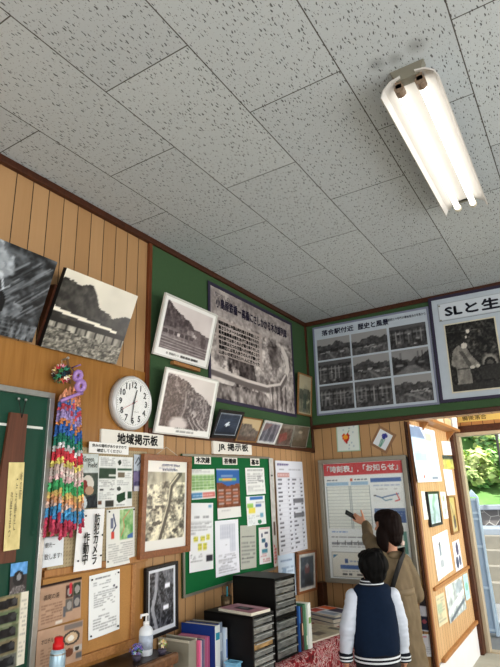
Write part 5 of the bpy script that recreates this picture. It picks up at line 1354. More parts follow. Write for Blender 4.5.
def cabinet(loc, rz, W, D, Hh, n, label, tints, rail=.012):
    o = tag(empty('drawer_cabinet', loc, rz), label, 'drawer cabinet', 'black drawer cabinets on the red table')
    t_ = .010
    MB().box(-D, 0, -W / 2, -W / 2 + t_, 0, Hh, .002).box(-D, 0, W / 2 - t_, W / 2, 0, Hh, .002).box(-D, .002, -W / 2, W / 2, Hh - t_ * 1.3, Hh, .002)\
        .box(-D, .002, -W / 2, W / 2, 0, t_, .002).box(-D, -D + t_, -W / 2, W / 2, 0, Hh).build('casing', CAB, o)
    hs = (Hh - t_ * 2.6) / n
    for i in range(n):
        z0 = t_ + i * hs + .003
        d = MB().box(-D + .02, -.004, -W / 2 + t_ + .004, W / 2 - t_ - .004, z0, z0 + .003).box(-.008, -.002, -W / 2 + t_ + .003, W / 2 - t_ - .003, z0, z0 + hs - .006, .0015).build('drawer', CLR[tints[i % len(tints)]], o)
        MB().box(-.004, .014, -W / 2 + t_ + .006, W / 2 - t_ - .006, z0 + hs - .012, z0 + hs - .007, .001).build('drawer_lip', mat('clear_lip', (.62, .63, .62), .25, vary=.05), d)
        MB().box(-D + .04, -.014, -W / 2 + .03, W / 2 - .03, z0 + .004, z0 + hs * .45).build('stored_papers', mat('stored_papers_%d' % (i % 3), [(.84, .84, .80), (.70, .72, .72), (.80, .70, .52)][i % 3], .7, vary=.1, scale=40), d)
    return o
ra = -math.radians(5.5)
cabinet((-1.768, 2.932, TZ), ra, .205, .37, .305, 7, 'nearer low drawer cabinet with a pink magazine and pen cup on top', [0, 1, 0, 2, 0, 1, 0])
cabinet((-1.790, 3.252, TZ), ra, .235, .335, .232, 4, 'lower one of the two stacked drawer cabinets', [0, 0, 1, 0])
cabinet((-1.790, 3.252, TZ + .234), ra, .235, .335, .228, 5, 'upper one of the two stacked drawer cabinets', [1, 0, 1, 1, 1])
ZA = TZ + .305
def magazine(loc, rz, w, d, t, cvf, label, name='magazine', group=None, k=150):
    o = tag(empty(name, loc, rz), label, 'magazine' if name == 'magazine' else name.replace('_', ' '), group)
    MB().box(-w / 2, w / 2, -d / 2, d / 2, 0, t - .0015, .0008).build('pages', page_mat(), o)
    cv = cvf(*res(w, d, k)); sheet(cv, w, d, 'cover', GLOSSY, o, y0=-d / 2, z=t)
    return o
def pinkmag(w, h):
    cv = Cv(w, h, (.74, .52, .58), 3); cv.rect(.05, .08, .95, .3, (.84, .70, .74)); cv.rect(.30, .36, .75, .72, (.16, .16, .18)); cv.ell(.5, .5, .12, .1, (.5, .5, .52)); cv.rows(.1, .78, .9, .94, 2, al=.4); cv.mott(.04, 5, 5); return cv
magazine((-1.905, 2.942, ZA + .001), ra - .10, .27, .165, .018, pinkmag, 'pink-covered magazine lying on top of the nearer drawer cabinet')
o = tag(empty('pen_cup', (-2.085, 3.018, ZA + .001)), 'small bronze pen cup holding a turquoise pen on the nearer drawer cabinet', 'pen cup')
MB().lathe([(.031, 0), (.033, .004), (.034, .062), (.031, .062), (.030, .01)], n=22).build('cup', mat('bronze_cup', (.34, .28, .20), .35, .5, vary=.1), o, smooth=True)
MB().tube([(.004, 0, .01), (.012, -.006, .115)], .0045, 8).build('turquoise_pen', mat('turquoise_pen', (.15, .55, .62), .4), o)
MB().tube([(-.006, .004, .01), (-.022, -.010, .085)], .0035, 8).build('brown_pen', mat('brown_pen', (.35, .24, .16), .4), o)
# books beside the stacked cabinets
G2 = 'books standing beside the stacked drawer cabinets'
for n_, y, th, xs, hg, c, sp, lb, band in (
    ('book', 3.405, .020, -1.775, .262, (.20, .36, .62), (.22, .45, .70), 'blue-topped book next to the stacked drawer cabinets', ((.12, .10, .14), .0, .62)),
    ('book', 3.428, .020, -1.772, .254, (.20, .16, .18), (.32, .14, .16), 'dark red book second from the stacked drawer cabinets', ((.80, .66, .56), .35, .62)),
    ('book', 3.449, .016, -1.768, .262, (.28, .44, .34), (.30, .46, .36), 'dull green book in the row beside the stacked drawer cabinets', None),
    ('book', 3.467, .016, -1.764, .266, (.30, .50, .38), (.42, .58, .45), 'lighter green slim book in the row beside the stacked drawer cabinets', ((.85, .86, .80), .1, .3)),
    ('book', 3.499, .042, -1.752, .268, (.84, .86, .84), (.86, .88, .86), 'thick white book with green marks at the end of the row near the newspaper', ((.45, .62, .35), .55, .68))):
    book(n_, y, th, xs, .19, hg, c, lb, 'book', G2, spine=sp, band=band)
# newspaper and magazines at the far end
def paper_cv(w, h):
    cv = Cv(w, h, (.80, .76, .66), 5); cv.rows(.04, .05, .45, .95, 16, al=.35); cv.rows(.52, .30, .96, .95, 12, al=.35); cv.rect(.52, .06, .96, .16, (.25, .24, .22), .8); cv.rect(.06, .3, .3, .36, (.2, .2, .2), .8); cv.rect(.55, .4, .8, .6, (.45, .42, .38)); return cv
magazine((-1.905, 3.83, TZ + .001), math.radians(-14), .32, .46, .012, paper_cv, 'folded yellowish newspaper at the far end of the red table', 'newspaper')
def m1(w, h):
    cv = Cv(w, h, (.90, .90, .90), 6); cv.rect(.02, .05, .45, .40, (.90, .45, .25)); cv.rect(.45, .1, .95, .55, (.16, .20, .34)); cv.rect(.05, .50, .35, .92, (.74, .28, .24)); cv.rect(.40, .65, .9, .92, (.62, .66, .72)); cv.mott(.06, 5, 5); return cv
def m2(w, h):
    cv = Cv(w, h, (.40, .42, .48), 7); cv.mott(.1, 6, 6); cv.rect(.1, .1, .9, .3, (.7, .7, .72)); return cv
magazine((-1.99, 4.29, TZ + .001), math.radians(-20), .42, .30, .022, m2, 'grey-blue magazine at the bottom of the small pile by the far wall')
magazine((-1.965, 4.29, TZ + .0245), math.radians(-24), .38, .28, .024, m2, 'white-edged magazine in the middle of the small pile by the far wall')
magazine((-1.975, 4.31, TZ + .050), math.radians(-18), .34, .25, .014, m1, 'colourful orange and blue magazine on top of the small pile by the far wall')

# ================================================================== strings of paper cranes
CR = [(.88, .55, .38), (.88, .58, .42), (.30, .42, .70), (.80, .22, .30), (.62, .52, .76), (.60, .52, .74), (.88, .52, .28), (.10, .32, .66), (.10, .32, .64), (.06, .45, .36), (.06, .46, .34),
      (.86, .86, .86), (.84, .16, .22), (.82, .14, .20), (.92, .86, .42), (.90, .78, .74), (.90, .84, .80), (.90, .74, .74), (.20, .66, .36), (.24, .68, .38), (.90, .76, .40), (.90, .62, .40), (.86, .72, .66), (.20, .56, .78), (.18, .52, .76), (.76, .16, .28), (.72, .16, .28)]
bd = tag(empty('paper_crane_garland', (XW, 1.778, 2.33)), 'bundle of colourful folded paper crane strings hanging from a pin beside the chalkboard', 'paper crane garland')
MB().tube([(.004, 0, .0), (.045, 0, .004)], .004, 8).ball((.048, 0, .004), .009, 1).build('pin', ALU, bd)
MB().tube([(.042, 0, 0), (.050, .012, -.06), (.055, .018, -.13)], .006, 8).build('cord', mat('brown_cord', (.45, .34, .24), .8), bd)
rg = random.Random(7)
nS = 18
for i in range(nS):
    f = (i + .5) / nS
    lay = i % 2
    yt = .01 + (f - .5) * .10; yb = -.060 + f * .190 + rg.uniform(-.006, .006)
    xt = .058 + lay * .02; xb = .045 + lay * .045 + rg.uniform(-.006, .006)
    zt = -.135 - rg.uniform(0, .05) - abs(f - .5) * .05; zb = -.842 + rg.uniform(0, .05) - .02 * math.sin(f * 3.1)
    V, Fc, Cc = [], [], []; n = 46; ph = rg.uniform(-.45, .45) - 2.2 * (f - .5)
    for k in range(n):
        t = k / (n - 1); y = yt + (yb - yt) * (t ** .8); x = xt + (xb - xt) * t; z = zt + (zb - zt) * t
        hgt = abs(zb - zt) / n * 2.0; r = .0135; rot = rg.uniform(0, 1.5)
        ci = int(min(len(CR) - 1, max(0, t * len(CR) + ph))); c = CR[ci]
        c = [v * .80 + .17 for v in c]
        b0 = len(V); V.append((x, y, z))
        for q in range(4):
            an = rot + q * 1.5708; rr = r * (1.15 if q % 2 else .75)
            V.append((x + math.cos(an) * rr, y + math.sin(an) * rr, z - hgt * (1 if q % 2 else .75)))
        for q in range(4):
            Fc.append((b0, b0 + 1 + q, b0 + 1 + (q + 1) % 4)); kk = rg.uniform(.82, 1.12); Cc.append([min(1, v * kk) for v in c])
    coloured_mesh('crane_string', V, Fc, Cc, PAPER, bd)
RIB = mat('violet_ribbon', (.66, .52, .76), .3, vary=.06, spec=.6)
mb = MB()
for (y, z, r) in ((.034, -.092, .028), (.056, -.142, .031)):
    mb.tube([(.092 + .006 * math.sin(q), y + r * .72 * math.cos(q), z + r * .72 * math.sin(q)) for q in [6.2832 * k / 14 for k in range(15)]], r * .46, 8, cap=False)
mb.tube([(.085, -.055, -.235), (.095, -.02, -.215), (.105, .03, -.190), (.10, .062, -.180)], .009, 8)
mb.tube([(.085, .04, -.10), (.07, .01, -.05), (.09, .05, -.03)], .005, 6).build('ribbon', RIB, bd, smooth=True)
kb = tag(empty('paper_flower_ball', (XW + .055, 1.742, 2.243)), 'round multicoloured folded paper flower ball on the plywood above the chalkboard corner', 'paper flower ball')
V, Fc, Cc = [], [], []
PB = [(.85, .50, .36), (.16, .16, .20), (.80, .20, .34), (.30, .62, .50), (.90, .86, .80), (.55, .40, .30), (.88, .62, .70), (.20, .30, .34), (.86, .80, .58), (.35, .60, .40)]
ng = 44
for i in range(ng):
    zz = 1 - 2 * (i + .5) / ng; a = i * 2.39996; rr = math.sqrt(1 - zz * zz); d = Vector((rr * math.cos(a), rr * math.sin(a), zz))
    t1 = d.cross(Vector((.21, .3, 1))).normalized(); t2 = d.cross(t1); c = PB[(i * 7 + i // 5) % len(PB)]
    tip = d * .030; ring = [d * .052 + (t1 * math.cos(q * 1.2566) + t2 * math.sin(q * 1.2566)) * .018 for q in range(5)]
    mid = [d * .040 + (t1 * math.cos(q * 1.2566 + .628) + t2 * math.sin(q * 1.2566 + .628)) * .009 for q in range(5)]
    for q in range(5):
        b0 = len(V); V += [tip, mid[q - 1], ring[q], mid[q]]; Fc.append((b0, b0 + 1, b0 + 2, b0 + 3)); k = rg.uniform(.8, 1.15); Cc.append([min(1, v * k) for v in c])
coloured_mesh('petals', V, Fc, Cc, PAPER, kb)
MB().ball((0, 0, 0), .034, 2).build('core', mat('ball_core', (.3, .22, .2), .8), kb)
MB().tube([(0, 0, .03), (-.035, .02, .082), (-.048, .06, .09)], .0012, 5).build('thread', MATS['thin_cord'], kb)
# ================================================================== the two people
def _sphere(bm, c, r, sc=(1, 1, 1), rot=None, seg=16):
    rr = bmesh.ops.create_uvsphere(bm, u_segments=seg, v_segments=seg // 2 + 2, radius=1.0)
    for v in rr['verts']:
        p = Vector((v.co.x * r * sc[0], v.co.y * r * sc[1], v.co.z * r * sc[2]))
        if rot is not None: p = rot @ p
        v.co = p + Vector(c)

def _frustum(bm, p0, r0, p1, r1, n=14):
    p0, p1 = Vector(p0), Vector(p1); d = p1 - p0
    if d.length < 1e-6: return
    d.normalize(); a = d.cross(Vector((.31, .17, .93)))
    if a.length < 1e-3: a = d.cross(Vector((1, 0, 0)))
    a.normalize(); b = d.cross(a)
    R0 = [bm.verts.new(p0 + (a * math.cos(t) + b * math.sin(t)) * r0) for t in [6.28318 * k / n for k in range(n)]]
    R1 = [bm.verts.new(p1 + (a * math.cos(t) + b * math.sin(t)) * r1) for t in [6.28318 * k / n for k in range(n)]]
    for k in range(n): bm.faces.new((R0[k], R0[(k + 1) % n], R1[(k + 1) % n], R1[k]))
    bm.faces.new(R0[::-1]); bm.faces.new(R1)

def _loft(bm, rings, n=28):
    prev = None; first = None
    for (cx, cy, z, rx, ry) in rings:
        R = []
        for k in range(n):
            t = 6.28318 * k / n; c, s = math.cos(t), math.sin(t)
            R.append(bm.verts.new((cx + rx * math.copysign(abs(c) ** .85, c), cy + ry * math.copysign(abs(s) ** .85, s), z)))
        if prev:
            for k in range(n): bm.faces.new((prev[k], prev[(k + 1) % n], R[(k + 1) % n], R[k]))
        else: first = R
        prev = R
    bm.faces.new(first[::-1]); bm.faces.new(prev)

def union(name, shapes, voxel, m, parent, sm=4, disp=None):
    """one continuous skin grown over overlapping closed shapes"""
    bm = bmesh.new()
    for s in shapes:
        if s[0] == 'c':
            _sphere(bm, s[1], s[2], seg=14); _sphere(bm, s[3], s[4], seg=14); _frustum(bm, s[1], s[2], s[3], s[4])
        elif s[0] == 'e': _sphere(bm, s[1], 1.0, s[2], Euler(s[3]).to_matrix() if len(s) > 3 else None, 24)
        elif s[0] == 'l': _loft(bm, s[1])
    bmesh.ops.recalc_face_normals(bm, faces=bm.faces[:])
    me = bpy.data.meshes.new('tmp'); bm.to_mesh(me); bm.free()
    ob = bpy.data.objects.new('tmp', me); COL.objects.link(ob)
    md = ob.modifiers.new('r', 'REMESH'); md.mode = 'VOXEL'; md.voxel_size = voxel; md.use_smooth_shade = True
    if sm:
        ms = ob.modifiers.new('s', 'SMOOTH'); ms.factor = .5; ms.iterations = sm
    dg = bpy.context.evaluated_depsgraph_get(); dg.update()
    out = bpy.data.meshes.new_from_object(ob.evaluated_get(dg))
    bpy.data.objects.remove(ob); bpy.data.meshes.remove(me)
    out.name = name; out.materials.clear(); out.materials.append(m)
    if disp:
        nv = len(out.vertices); nr = [v.normal.copy() for v in out.vertices]
        for v, n_ in zip(out.vertices, nr): v.co += n_ * disp(v.co)
    for p in out.polygons: p.use_smooth = True
    o = bpy.data.objects.new(name, out); COL.objects.link(o); o.parent = parent
    return o

def hand_shapes(wrist, d, n, side, k=1.0, curl=(.5, .6, .5), thumb=None, spread=.10):
    """palm, four fingers of unequal length with three joints, thumb from the side of the palm near its base"""
    wrist, d, n = Vector(wrist), Vector(d).normalized(), Vector(n)
    n = (n - d * n.dot(d)).normalized(); s = d.cross(n).normalized() * side
    S = []
    L = .088 * k
    for t in (-.026, -.009, .009, .026):
        S.append(('c', wrist + d * .012 * k + s * t * .62 * k, .0125 * k, wrist + d * L + s * t * k, .0100 * k))
    for i, (t, ln) in enumerate(((.027, .070), (.0095, .080), (-.009, .075), (-.026, .058))):
        p = wrist + d * L + s * t * k; ang = 0.0
        a0 = d + s * (t / .027) * spread
        a0.normalize()
        r = (.0084, .0086, .0082, .0072)[i] * k
        for j, (f, c) in enumerate(zip((.46, .30, .24), curl)):
            ang += c * (1 + .10 * i)
            dd = a0 * math.cos(ang) + n * math.sin(ang)
            q = p + dd * ln * f * k
            S.append(('c', p, r * (1 - .08 * j), q, r * (1 - .08 * (j + 1)))); p = q
    b = wrist + d * .026 * k + s * .022 * k
    td = (Vector(thumb) if thumb is not None else (d * .75 + s * .65 + n * .35)).normalized()
    m1 = b + (td * .8 + s * .35).normalized() * .034 * k
    m2 = m1 + td * .028 * k
    m3 = m2 + (td * .95 + n * .2).normalized() * .022 * k
    S += [('c', b, .0125 * k, m1, .0105 * k), ('c', m1, .0105 * k, m2, .0092 * k), ('c', m2, .0092 * k, m3, .0076 * k)]
    return S

def skin(name, c):
    return mat(name, c, .5, vary=.05, scale=40, spec=.35)
SKIN = skin('skin', (.78, .58, .47))
EYEW = mat('eye_white', (.88, .87, .85), .25); IRIS = mat('dark_iris', (.10, .07, .06), .2); LIP = mat('lip', (.66, .38, .35), .45)

def face(parent, c, k, yaw=0.0, pitch=0.0):
    """eyes, brows and mouth set into the head at c (k = head half height)"""
    M_ = Matrix.Translation(c) @ Euler((pitch, 0, yaw)).to_matrix().to_4x4()
    for s in (-1, 1):
        e = MB().ball(M_ @ Vector((s * .30 * k, .600 * k, .02 * k)), .095 * k, 2).build('eye', EYEW, parent, smooth=True)
        MB().ball(M_ @ Vector((s * .30 * k, .662 * k, .02 * k)), .046 * k, 2).build('iris', IRIS, e, smooth=True)
        MB().tube([M_ @ Vector((s * .14 * k, .755 * k, .20 * k)), M_ @ Vector((s * .30 * k, .705 * k, .23 * k)), M_ @ Vector((s * .44 * k, .605 * k, .19 * k))], .022 * k, 6).build('eyebrow', IRIS, parent)
    MB().tube([M_ @ Vector((-.20 * k, .80 * k, -.46 * k)), M_ @ Vector((0, .87 * k, -.45 * k)), M_ @ Vector((.20 * k, .80 * k, -.46 * k))], [.02 * k, .05 * k, .02 * k], 8).build('mouth', LIP, parent, smooth=True)

def head_shapes(c, k, yaw=0.0, pitch=0.0):
    c = Vector(c); R_ = Euler((pitch, 0, yaw)).to_matrix()
    def P(x, y, z): return c + R_ @ Vector((x * k, y * k, z * k))
    S = [('e', P(0, -.08, .22), (.70 * k, .86 * k, .78 * k), (pitch, 0, yaw)), ('e', P(0, .10, -.22), (.60 * k, .68 * k, .68 * k), (pitch, 0, yaw)),
         ('e', P(0, .34, -.66), (.36 * k, .36 * k, .30 * k), (pitch, 0, yaw)),
         ('c', P(0, .74, .06), .07 * k, P(0, .96, -.20), .10 * k), ('e', P(0, .90, -.22), (.14 * k, .10 * k, .08 * k)),
         ('e', P(0, .70, -.46), (.24 * k, .16 * k, .12 * k))]
    for s in (-1, 1):
        S += [('e', P(s * .70, -.05, -.06), (.09 * k, .17 * k, .27 * k), (pitch, 0, yaw + s * .3)), ('e', P(s * .27, .44, -.26), (.30 * k, .26 * k, .26 * k))]
    return S

def hair_mat(name, c1, c2):
    m, nt, b = nodes_of(name)
    tc = nt.nodes.new('ShaderNodeTexCoord'); mp = nt.nodes.new('ShaderNodeMapping'); mp.inputs['Scale'].default_value = (120, 120, 6)
    nz = nt.nodes.new('ShaderNodeTexNoise'); nz.inputs['Scale'].default_value = 1; nz.inputs['Detail'].default_value = 3
    mx = nt.nodes.new('ShaderNodeMix'); mx.data_type = 'RGBA'; mx.inputs[6].default_value = (*lin(c1), 1); mx.inputs[7].default_value = (*lin(c2), 1)
    link(nt, tc.outputs['Object'], mp.inputs[0]); link(nt, mp.outputs[0], nz.inputs['Vector']); link(nt, nz.outputs[0], mx.inputs[0]); link(nt, mx.outputs[2], b.inputs['Base Color'])
    b.inputs['Roughness'].default_value = .7; b.inputs['Specular IOR Level'].default_value = .14
    return m

def folds(amp, fz, fx, seed):
    def f(p):
        a = mnoise.noise(Vector((p.x * fx + seed, p.y * fx, p.z * fz)))
        b = mnoise.noise(Vector((p.x * fx * 2.3, p.y * fx * 2.3 + seed, p.z * fz * 2.6 + 3)))
        return amp * (a + .5 * b)
    return f
def strands(amp, seed):
    def f(p):
        return amp * mnoise.noise(Vector((p.x * 60 + seed, p.y * 60, p.z * 7))) + amp * .8 * mnoise.noise(Vector((p.x * 18, p.y * 18 + seed, p.z * 10)))
    return f

# ------------------------------------------------------------------ the boy
boy = tag(empty('person', (-1.346, 3.602, 0), .60), 'child seen from behind in a navy varsity jacket with white sleeves, looking at the timetable', 'person')
hk = .106; hc = (.018, .0, 1.140)
S = head_shapes(hc, hk, .10, .12)
S += [('c', (0, -.012, .98), .046, (0, -.006, 1.07), .044),
      ('l', [(0, 0, .60, .115, .080), (0, 0, .66, .112, .078), (0, 0, .76, .105, .074), (0, 0, .90, .115, .080), (0, -.004, .97, .095, .066), (0, -.006, 1.01, .06, .05)]),
      ('c', (-.05, 0, .62), .072, (-.06, .005, .36), .050), ('c', (-.06, .005, .36), .048, (-.062, -.01, .08), .034), ('c', (-.062, -.01, .06), .034, (-.066, .08, .035), .026),
      ('c', (.05, 0, .62), .072, (.06, .005, .36), .050), ('c', (.06, .005, .36), .048, (.062, -.01, .08), .034), ('c', (.062, -.01, .06), .034, (.066, .08, .035), .026)]
armL = [(-.112, -.005, .972), (-.176, -.020, .785), (-.196, .010, .605)]
armR = [(.112, -.005, .972), (.162, -.004, .785), (.176, .030, .585)]
for a in (armL, armR):
    S += [('c', a[0], .033, a[1], .029), ('c', a[1], .029, a[2], .022), ('c', (0, 0, .965), .045, a[0], .033)]
S += hand_shapes(armL[2], (-.02, .10, -1), (1, .2, 0), -1, .74, (.35, .4, .3)); S += hand_shapes(armR[2], (.02, .10, -1), (-1, .2, 0), 1, .74, (.35, .4, .3))
body = union('body', S, .0052, SKIN, boy, 3)
face(boy, hc, hk, .10, .12)
HAIRB = hair_mat('black_hair', (.035, .032, .034), (.06, .056, .056))
union('hair', [('e', (.018, -.032, 1.166), (.097, .092, .090)), ('e', (.018, -.046, 1.120), (.076, .062, .066)), ('e', (.018, .020, 1.212), (.082, .074, .044)), ('e', (.012, -.052, 1.082), (.050, .034, .034)), ('e', (.033, -.02, 1.240), (.055, .055, .020))],
      .006, HAIRB, boy, 2, strands(.008, 2))
NAVY = mat('navy_jacket_wool', (.055, .125, .215), .85, vary=.12, scale=50, spec=.2)
WSL = mat('white_jacket_sleeve', (.80, .83, .88), .42, vary=.04, scale=10)
KNIT = mat('dark_navy_knit', (.05, .07, .12), .9, vary=.1, scale=90)
STR = mat('white_knit_stripe', (.84, .86, .88), .8, vary=.05)
jk = union('jacket_body', [('l', [(0, .004, .640, .134, .106), (0, .004, .67, .144, .114), (0, .002, .74, .148, .116), (0, 0, .84, .146, .112), (0, -.004, .92, .139, .104), (0, -.006, .98, .122, .092), (0, -.008, 1.025, .115, .082), (0, -.010, 1.055, .070, .062)]),
                           ('c', (-.080, -.008, 1.005), .044, (-.104, -.008, .976), .046), ('c', (.080, -.008, 1.005), .044, (.104, -.008, .976), .046)], .008, NAVY, boy, 5, folds(.006, 8, 7, 1))
def sleeve(a, nm):
    s = -1 if a[0][0] < 0 else 1
    S_ = [('c', (a[0][0] + s * .014, a[0][1] - .002, a[0][2] + .002), .050, (a[1][0], a[1][1], a[1][2] + .02), .053), ('c', (a[1][0], a[1][1], a[1][2] + .02), .053, (a[2][0], a[2][1], a[2][2] + .055), .040)]
    return union(nm, S_, .007, WSL, boy, 5, folds(.007, 22, 9, 4 + s))
sleeve(armL, 'sleeve'); sleeve(armR, 'sleeve')
def band(name, rings, stripes, parent, n=32):
    """knitted band with white stripes: rings = (cx,cy,z,rx,ry)"""
    mb = MB(); bm = mb.bm; prev = None
    for (cx, cy, z, rx, ry) in rings:
        R = [bm.verts.new((cx + rx * math.cos(6.28318 * k / n), cy + ry * math.sin(6.28318 * k / n), z)) for k in range(n)]
        if prev:
            for k in range(n): bm.faces.new((prev[k], prev[(k + 1) % n], R[(k + 1) % n], R[k]))
        prev = R
    o = mb.build(name, KNIT, parent, smooth=True)
    for z0, z1 in stripes:
        m2 = MB(); prev = None
        for z in (z0, z1):
            # interpolate the ring at z
            for (A, B) in zip(rings[:-1], rings[1:]):
                lo, hi = min(A[2], B[2]), max(A[2], B[2])
                if lo - 1e-6 <= z <= hi + 1e-6:
                    t = (z - A[2]) / (B[2] - A[2]); q = [A[i] + (B[i] - A[i]) * t for i in range(5)]; break
            R = [m2.bm.verts.new((q[0] + (q[3] + .002) * math.cos(6.28318 * k / n), q[1] + (q[4] + .002) * math.sin(6.28318 * k / n), z)) for k in range(n)]
            if prev:
                for k in range(n): m2.bm.faces.new((prev[k], prev[(k + 1) % n], R[(k + 1) % n], R[k]))
            prev = R
        m2.build('stripe', STR, o, smooth=True)
    return o
band('hem_band', [(0, .004, .600, .136, .108), (0, .004, .610, .143, .113), (0, .004, .650, .143, .113), (0, .004, .662, .136, .108)], ((.612, .623), (.634, .645)), boy)
band('collar', [(0, -.012, 1.040, .082, .074), (0, -.012, 1.052, .078, .070), (0, -.010, 1.078, .064, .060), (0, -.010, 1.082, .056, .052)], ((1.050, 1.056), (1.066, 1.072)), boy)
for a in (armL, armR):
    x, y, z = a[2]
    band('cuff', [(x, y, z, .034, .034), (x, y, z + .006, .041, .041), (x, y, z + .046, .043, .043), (x, y - .004, z + .056, .037, .037)], ((z + .010, z + .019), (z + .029, z + .038)), boy, 20)
TRS = mat('dark_grey_trousers', (.16, .16, .18), .85, vary=.1, scale=30)
union('trousers', [('l', [(0, .002, .48, .132, .098), (0, .002, .60, .138, .102), (0, .002, .64, .12, .09)]), ('c', (-.062, .0, .50), .076, (-.066, .004, .30), .066), ('c', (-.066, .004, .30), .066, (-.068, -.006, .10), .056),
                   ('c', (.062, .0, .50), .076, (.066, .004, .30), .066), ('c', (.066, .004, .30), .066, (.068, -.006, .10), .056)], .009, TRS, boy, 4, folds(.005, 18, 8, 9))
SHOE = mat('white_grey_shoe', (.62, .62, .64), .5, vary=.08)
for s in (-1, 1):
    union('shoe', [('c', (s * .066, -.035, .045), .036, (s * .070, .085, .034), .033), ('c', (s * .066, -.03, .06), .038, (s * .067, .01, .085), .036), ('e', (s * .068, .028, .012), (.040, .105, .012))], .006, SHOE, boy, 3)

# ------------------------------------------------------------------ the woman
WB, WR = (-1.392, 4.240, 0), 1.20      # where she stands and how far she is turned
wom = tag(empty('person', WB, WR), 'woman in a beige trench coat seen from behind, raising a phone towards the timetable', 'person')
wk = .110; wc = (.018, .045, 1.366)
S = head_shapes(wc, wk, .10, -.10)
shL, elL, wrL = (-.118, .050, 1.145), (.004, .224, 1.258), (.152, .384, 1.366)
shR, elR, wrR = (.120, .005, 1.100), (.166, -.050, .865), (.120, .140, .850)
S += [('c', (0, .01, 1.13), .050, (.012, .018, 1.27), .045),
      ('l', [(0, 0, .70, .112, .088), (0, 0, .80, .112, .090), (0, 0, .92, .098, .078), (0, .005, 1.04, .100, .076), (0, .01, 1.11, .085, .060), (0, .015, 1.15, .05, .045)]),
      ('c', (-.06, 0, .74), .075, (-.075, .005, .42), .055), ('c', (-.075, .005, .42), .054, (-.078, -.012, .09), .036), ('c', (-.078, -.012, .07), .036, (-.083, .10, .035), .028),
      ('c', (.06, 0, .74), .075, (.075, .005, .42), .055), ('c', (.075, .005, .42), .054, (.078, -.012, .09), .036), ('c', (.078, -.012, .07), .036, (.083, .10, .035), .028)]
for a, b, c in ((shL, elL, wrL), (shR, elR, wrR)):
    S += [('c', (0, .02, 1.10), .055, a, .044), ('c', a, .043, b, .035), ('c', b, .035, c, .0230)]
S += hand_shapes(wrL, (-.46, .66, .46), (.75, .55, 0), -1, .92, (.55, .85, .6), thumb=(-.15, .25, 1.0), spread=.05)
S += hand_shapes(wrR, (-.45, .85, .0), (0, -.1, -1), 1, .92, (.45, .5, .4))
union('body', S, .0052, SKIN, wom, 3)
face(wom, wc, wk, .10, -.10)
HAIRW = hair_mat('dark_brown_hair', (.055, .030, .026), (.13, .075, .06))
union('hair', [('e', (.018, .010, 1.388), (.090, .094, .096)), ('e', (.016, .058, 1.422), (.082, .076, .060)), ('e', (.016, -.010, 1.338), (.086, .078, .092)), ('e', (.018, -.026, 1.282), (.064, .052, .066)), ('e', (-.064, .032, 1.262), (.026, .056, .105)), ('e', (-.066, .060, 1.195), (.018, .036, .080)),
               ('e', (.088, .030, 1.330), (.022, .058, .085)), ('e', (.018, -.056, 1.262), (.030, .024, .034))], .0065, HAIRW, wom, 2, strands(.006, 5))
mb = MB()
mb.ball((.052, -.064, 1.240), .017, 2, (1.1, .8, 1)).ball((.038, -.070, 1.230), .013, 2).ball((.066, -.056, 1.230), .013, 2)
mb.build('hair_tie', mat('pale_hair_tie', (.80, .72, .68), .7, vary=.2, scale=120), wom, smooth=True)
COAT = mat('beige_trench_coat', (.455, .40, .315), .75, vary=.10, scale=22, spec=.2)
S = [('l', [(.0, .0, .34, .180, .165), (.0, 0, .50, .168, .152), (0, 0, .66, .156, .138), (0, 0, .80, .148, .126), (0, 0, .92, .138, .114), (0, .01, 1.02, .140, .110), (0, .015, 1.09, .126, .098), (0, .025, 1.135, .102, .084), (0, .03, 1.165, .070, .064)]),
     ('c', (-.06, .012, 1.115), .058, shL, .060), ('c', (.06, .015, 1.112), .058, shR, .060),
     ('c', shL, .060, elL, .054), ('c', elL, .054, (.130, .356, 1.350), .040),
     ('c', shR, .060, (.150, -.030, .985), .058), ('c', (.150, -.030, .985), .058, elR, .058), ('c', elR, .058, (.130, .105, .852), .046)]
union('coat', S, .0075, COAT, wom, 5, folds(.013, 6, 11, 6))
union('coat_collar', [('e', (0, -.030, 1.155), (.088, .042, .030), (.3, 0, 0)), ('e', (-.078, .035, 1.148), (.032, .066, .025)), ('e', (.078, .03, 1.145), (.032, .066, .025))], .007, COAT, wom, 3, folds(.004, 14, 14, 2))
band('belt', [(0, 0, .885, .143, .119), (0, 0, .890, .149, .125), (0, 0, .925, .147, .123), (0, 0, .930, .142, .117)], (), wom).data.materials[0] = mat('coat_belt', (.48, .42, .325), .7, vary=.08)
STP = mat('black_bag_strap', (.05, .045, .05), .6, vary=.1)
def ribbon(name, pts, wd, th, m_, parent):
    pts = [Vector(p) for p in pts]; mb = MB(); prev = None
    for i, p in enumerate(pts):
        d = (pts[min(i + 1, len(pts) - 1)] - pts[max(i - 1, 0)]).normalized()
        out = Vector((p.x, p.y, 0.0001)); out = (out - d * out.dot(d)).normalized(); w = d.cross(out).normalized()
        R = [mb.bm.verts.new(p + w * (wd / 2) * a + out * th * b) for a, b in ((-1, 0), (1, 0), (1, 1), (-1, 1))]
        if prev:
            for k in range(4): mb.bm.faces.new((prev[k], prev[(k + 1) % 4], R[(k + 1) % 4], R[k]))
        else: mb.bm.faces.new(R)
        prev = R
    mb.bm.faces.new(prev[::-1])
    return mb.build(name, m_, parent, smooth=False)
ribbon('bag_strap', [(.110, .100, 1.06), (.108, .045, 1.170), (.080, -.045, 1.190), (.02, -.085, 1.170), (-.05, -.100, 1.115), (-.105, -.095, 1.03), (-.138, -.070, .93), (-.150, -.01, .84)], .032, .012, STP, wom)
TRW = mat('dark_trousers', (.13, .12, .12), .85, vary=.1)
union('trousers', [('c', (-.074, .0, .62), .080, (-.077, .0, .12), .052), ('c', (.074, .0, .62), .080, (.077, .0, .12), .052)], .009, TRW, wom, 3)
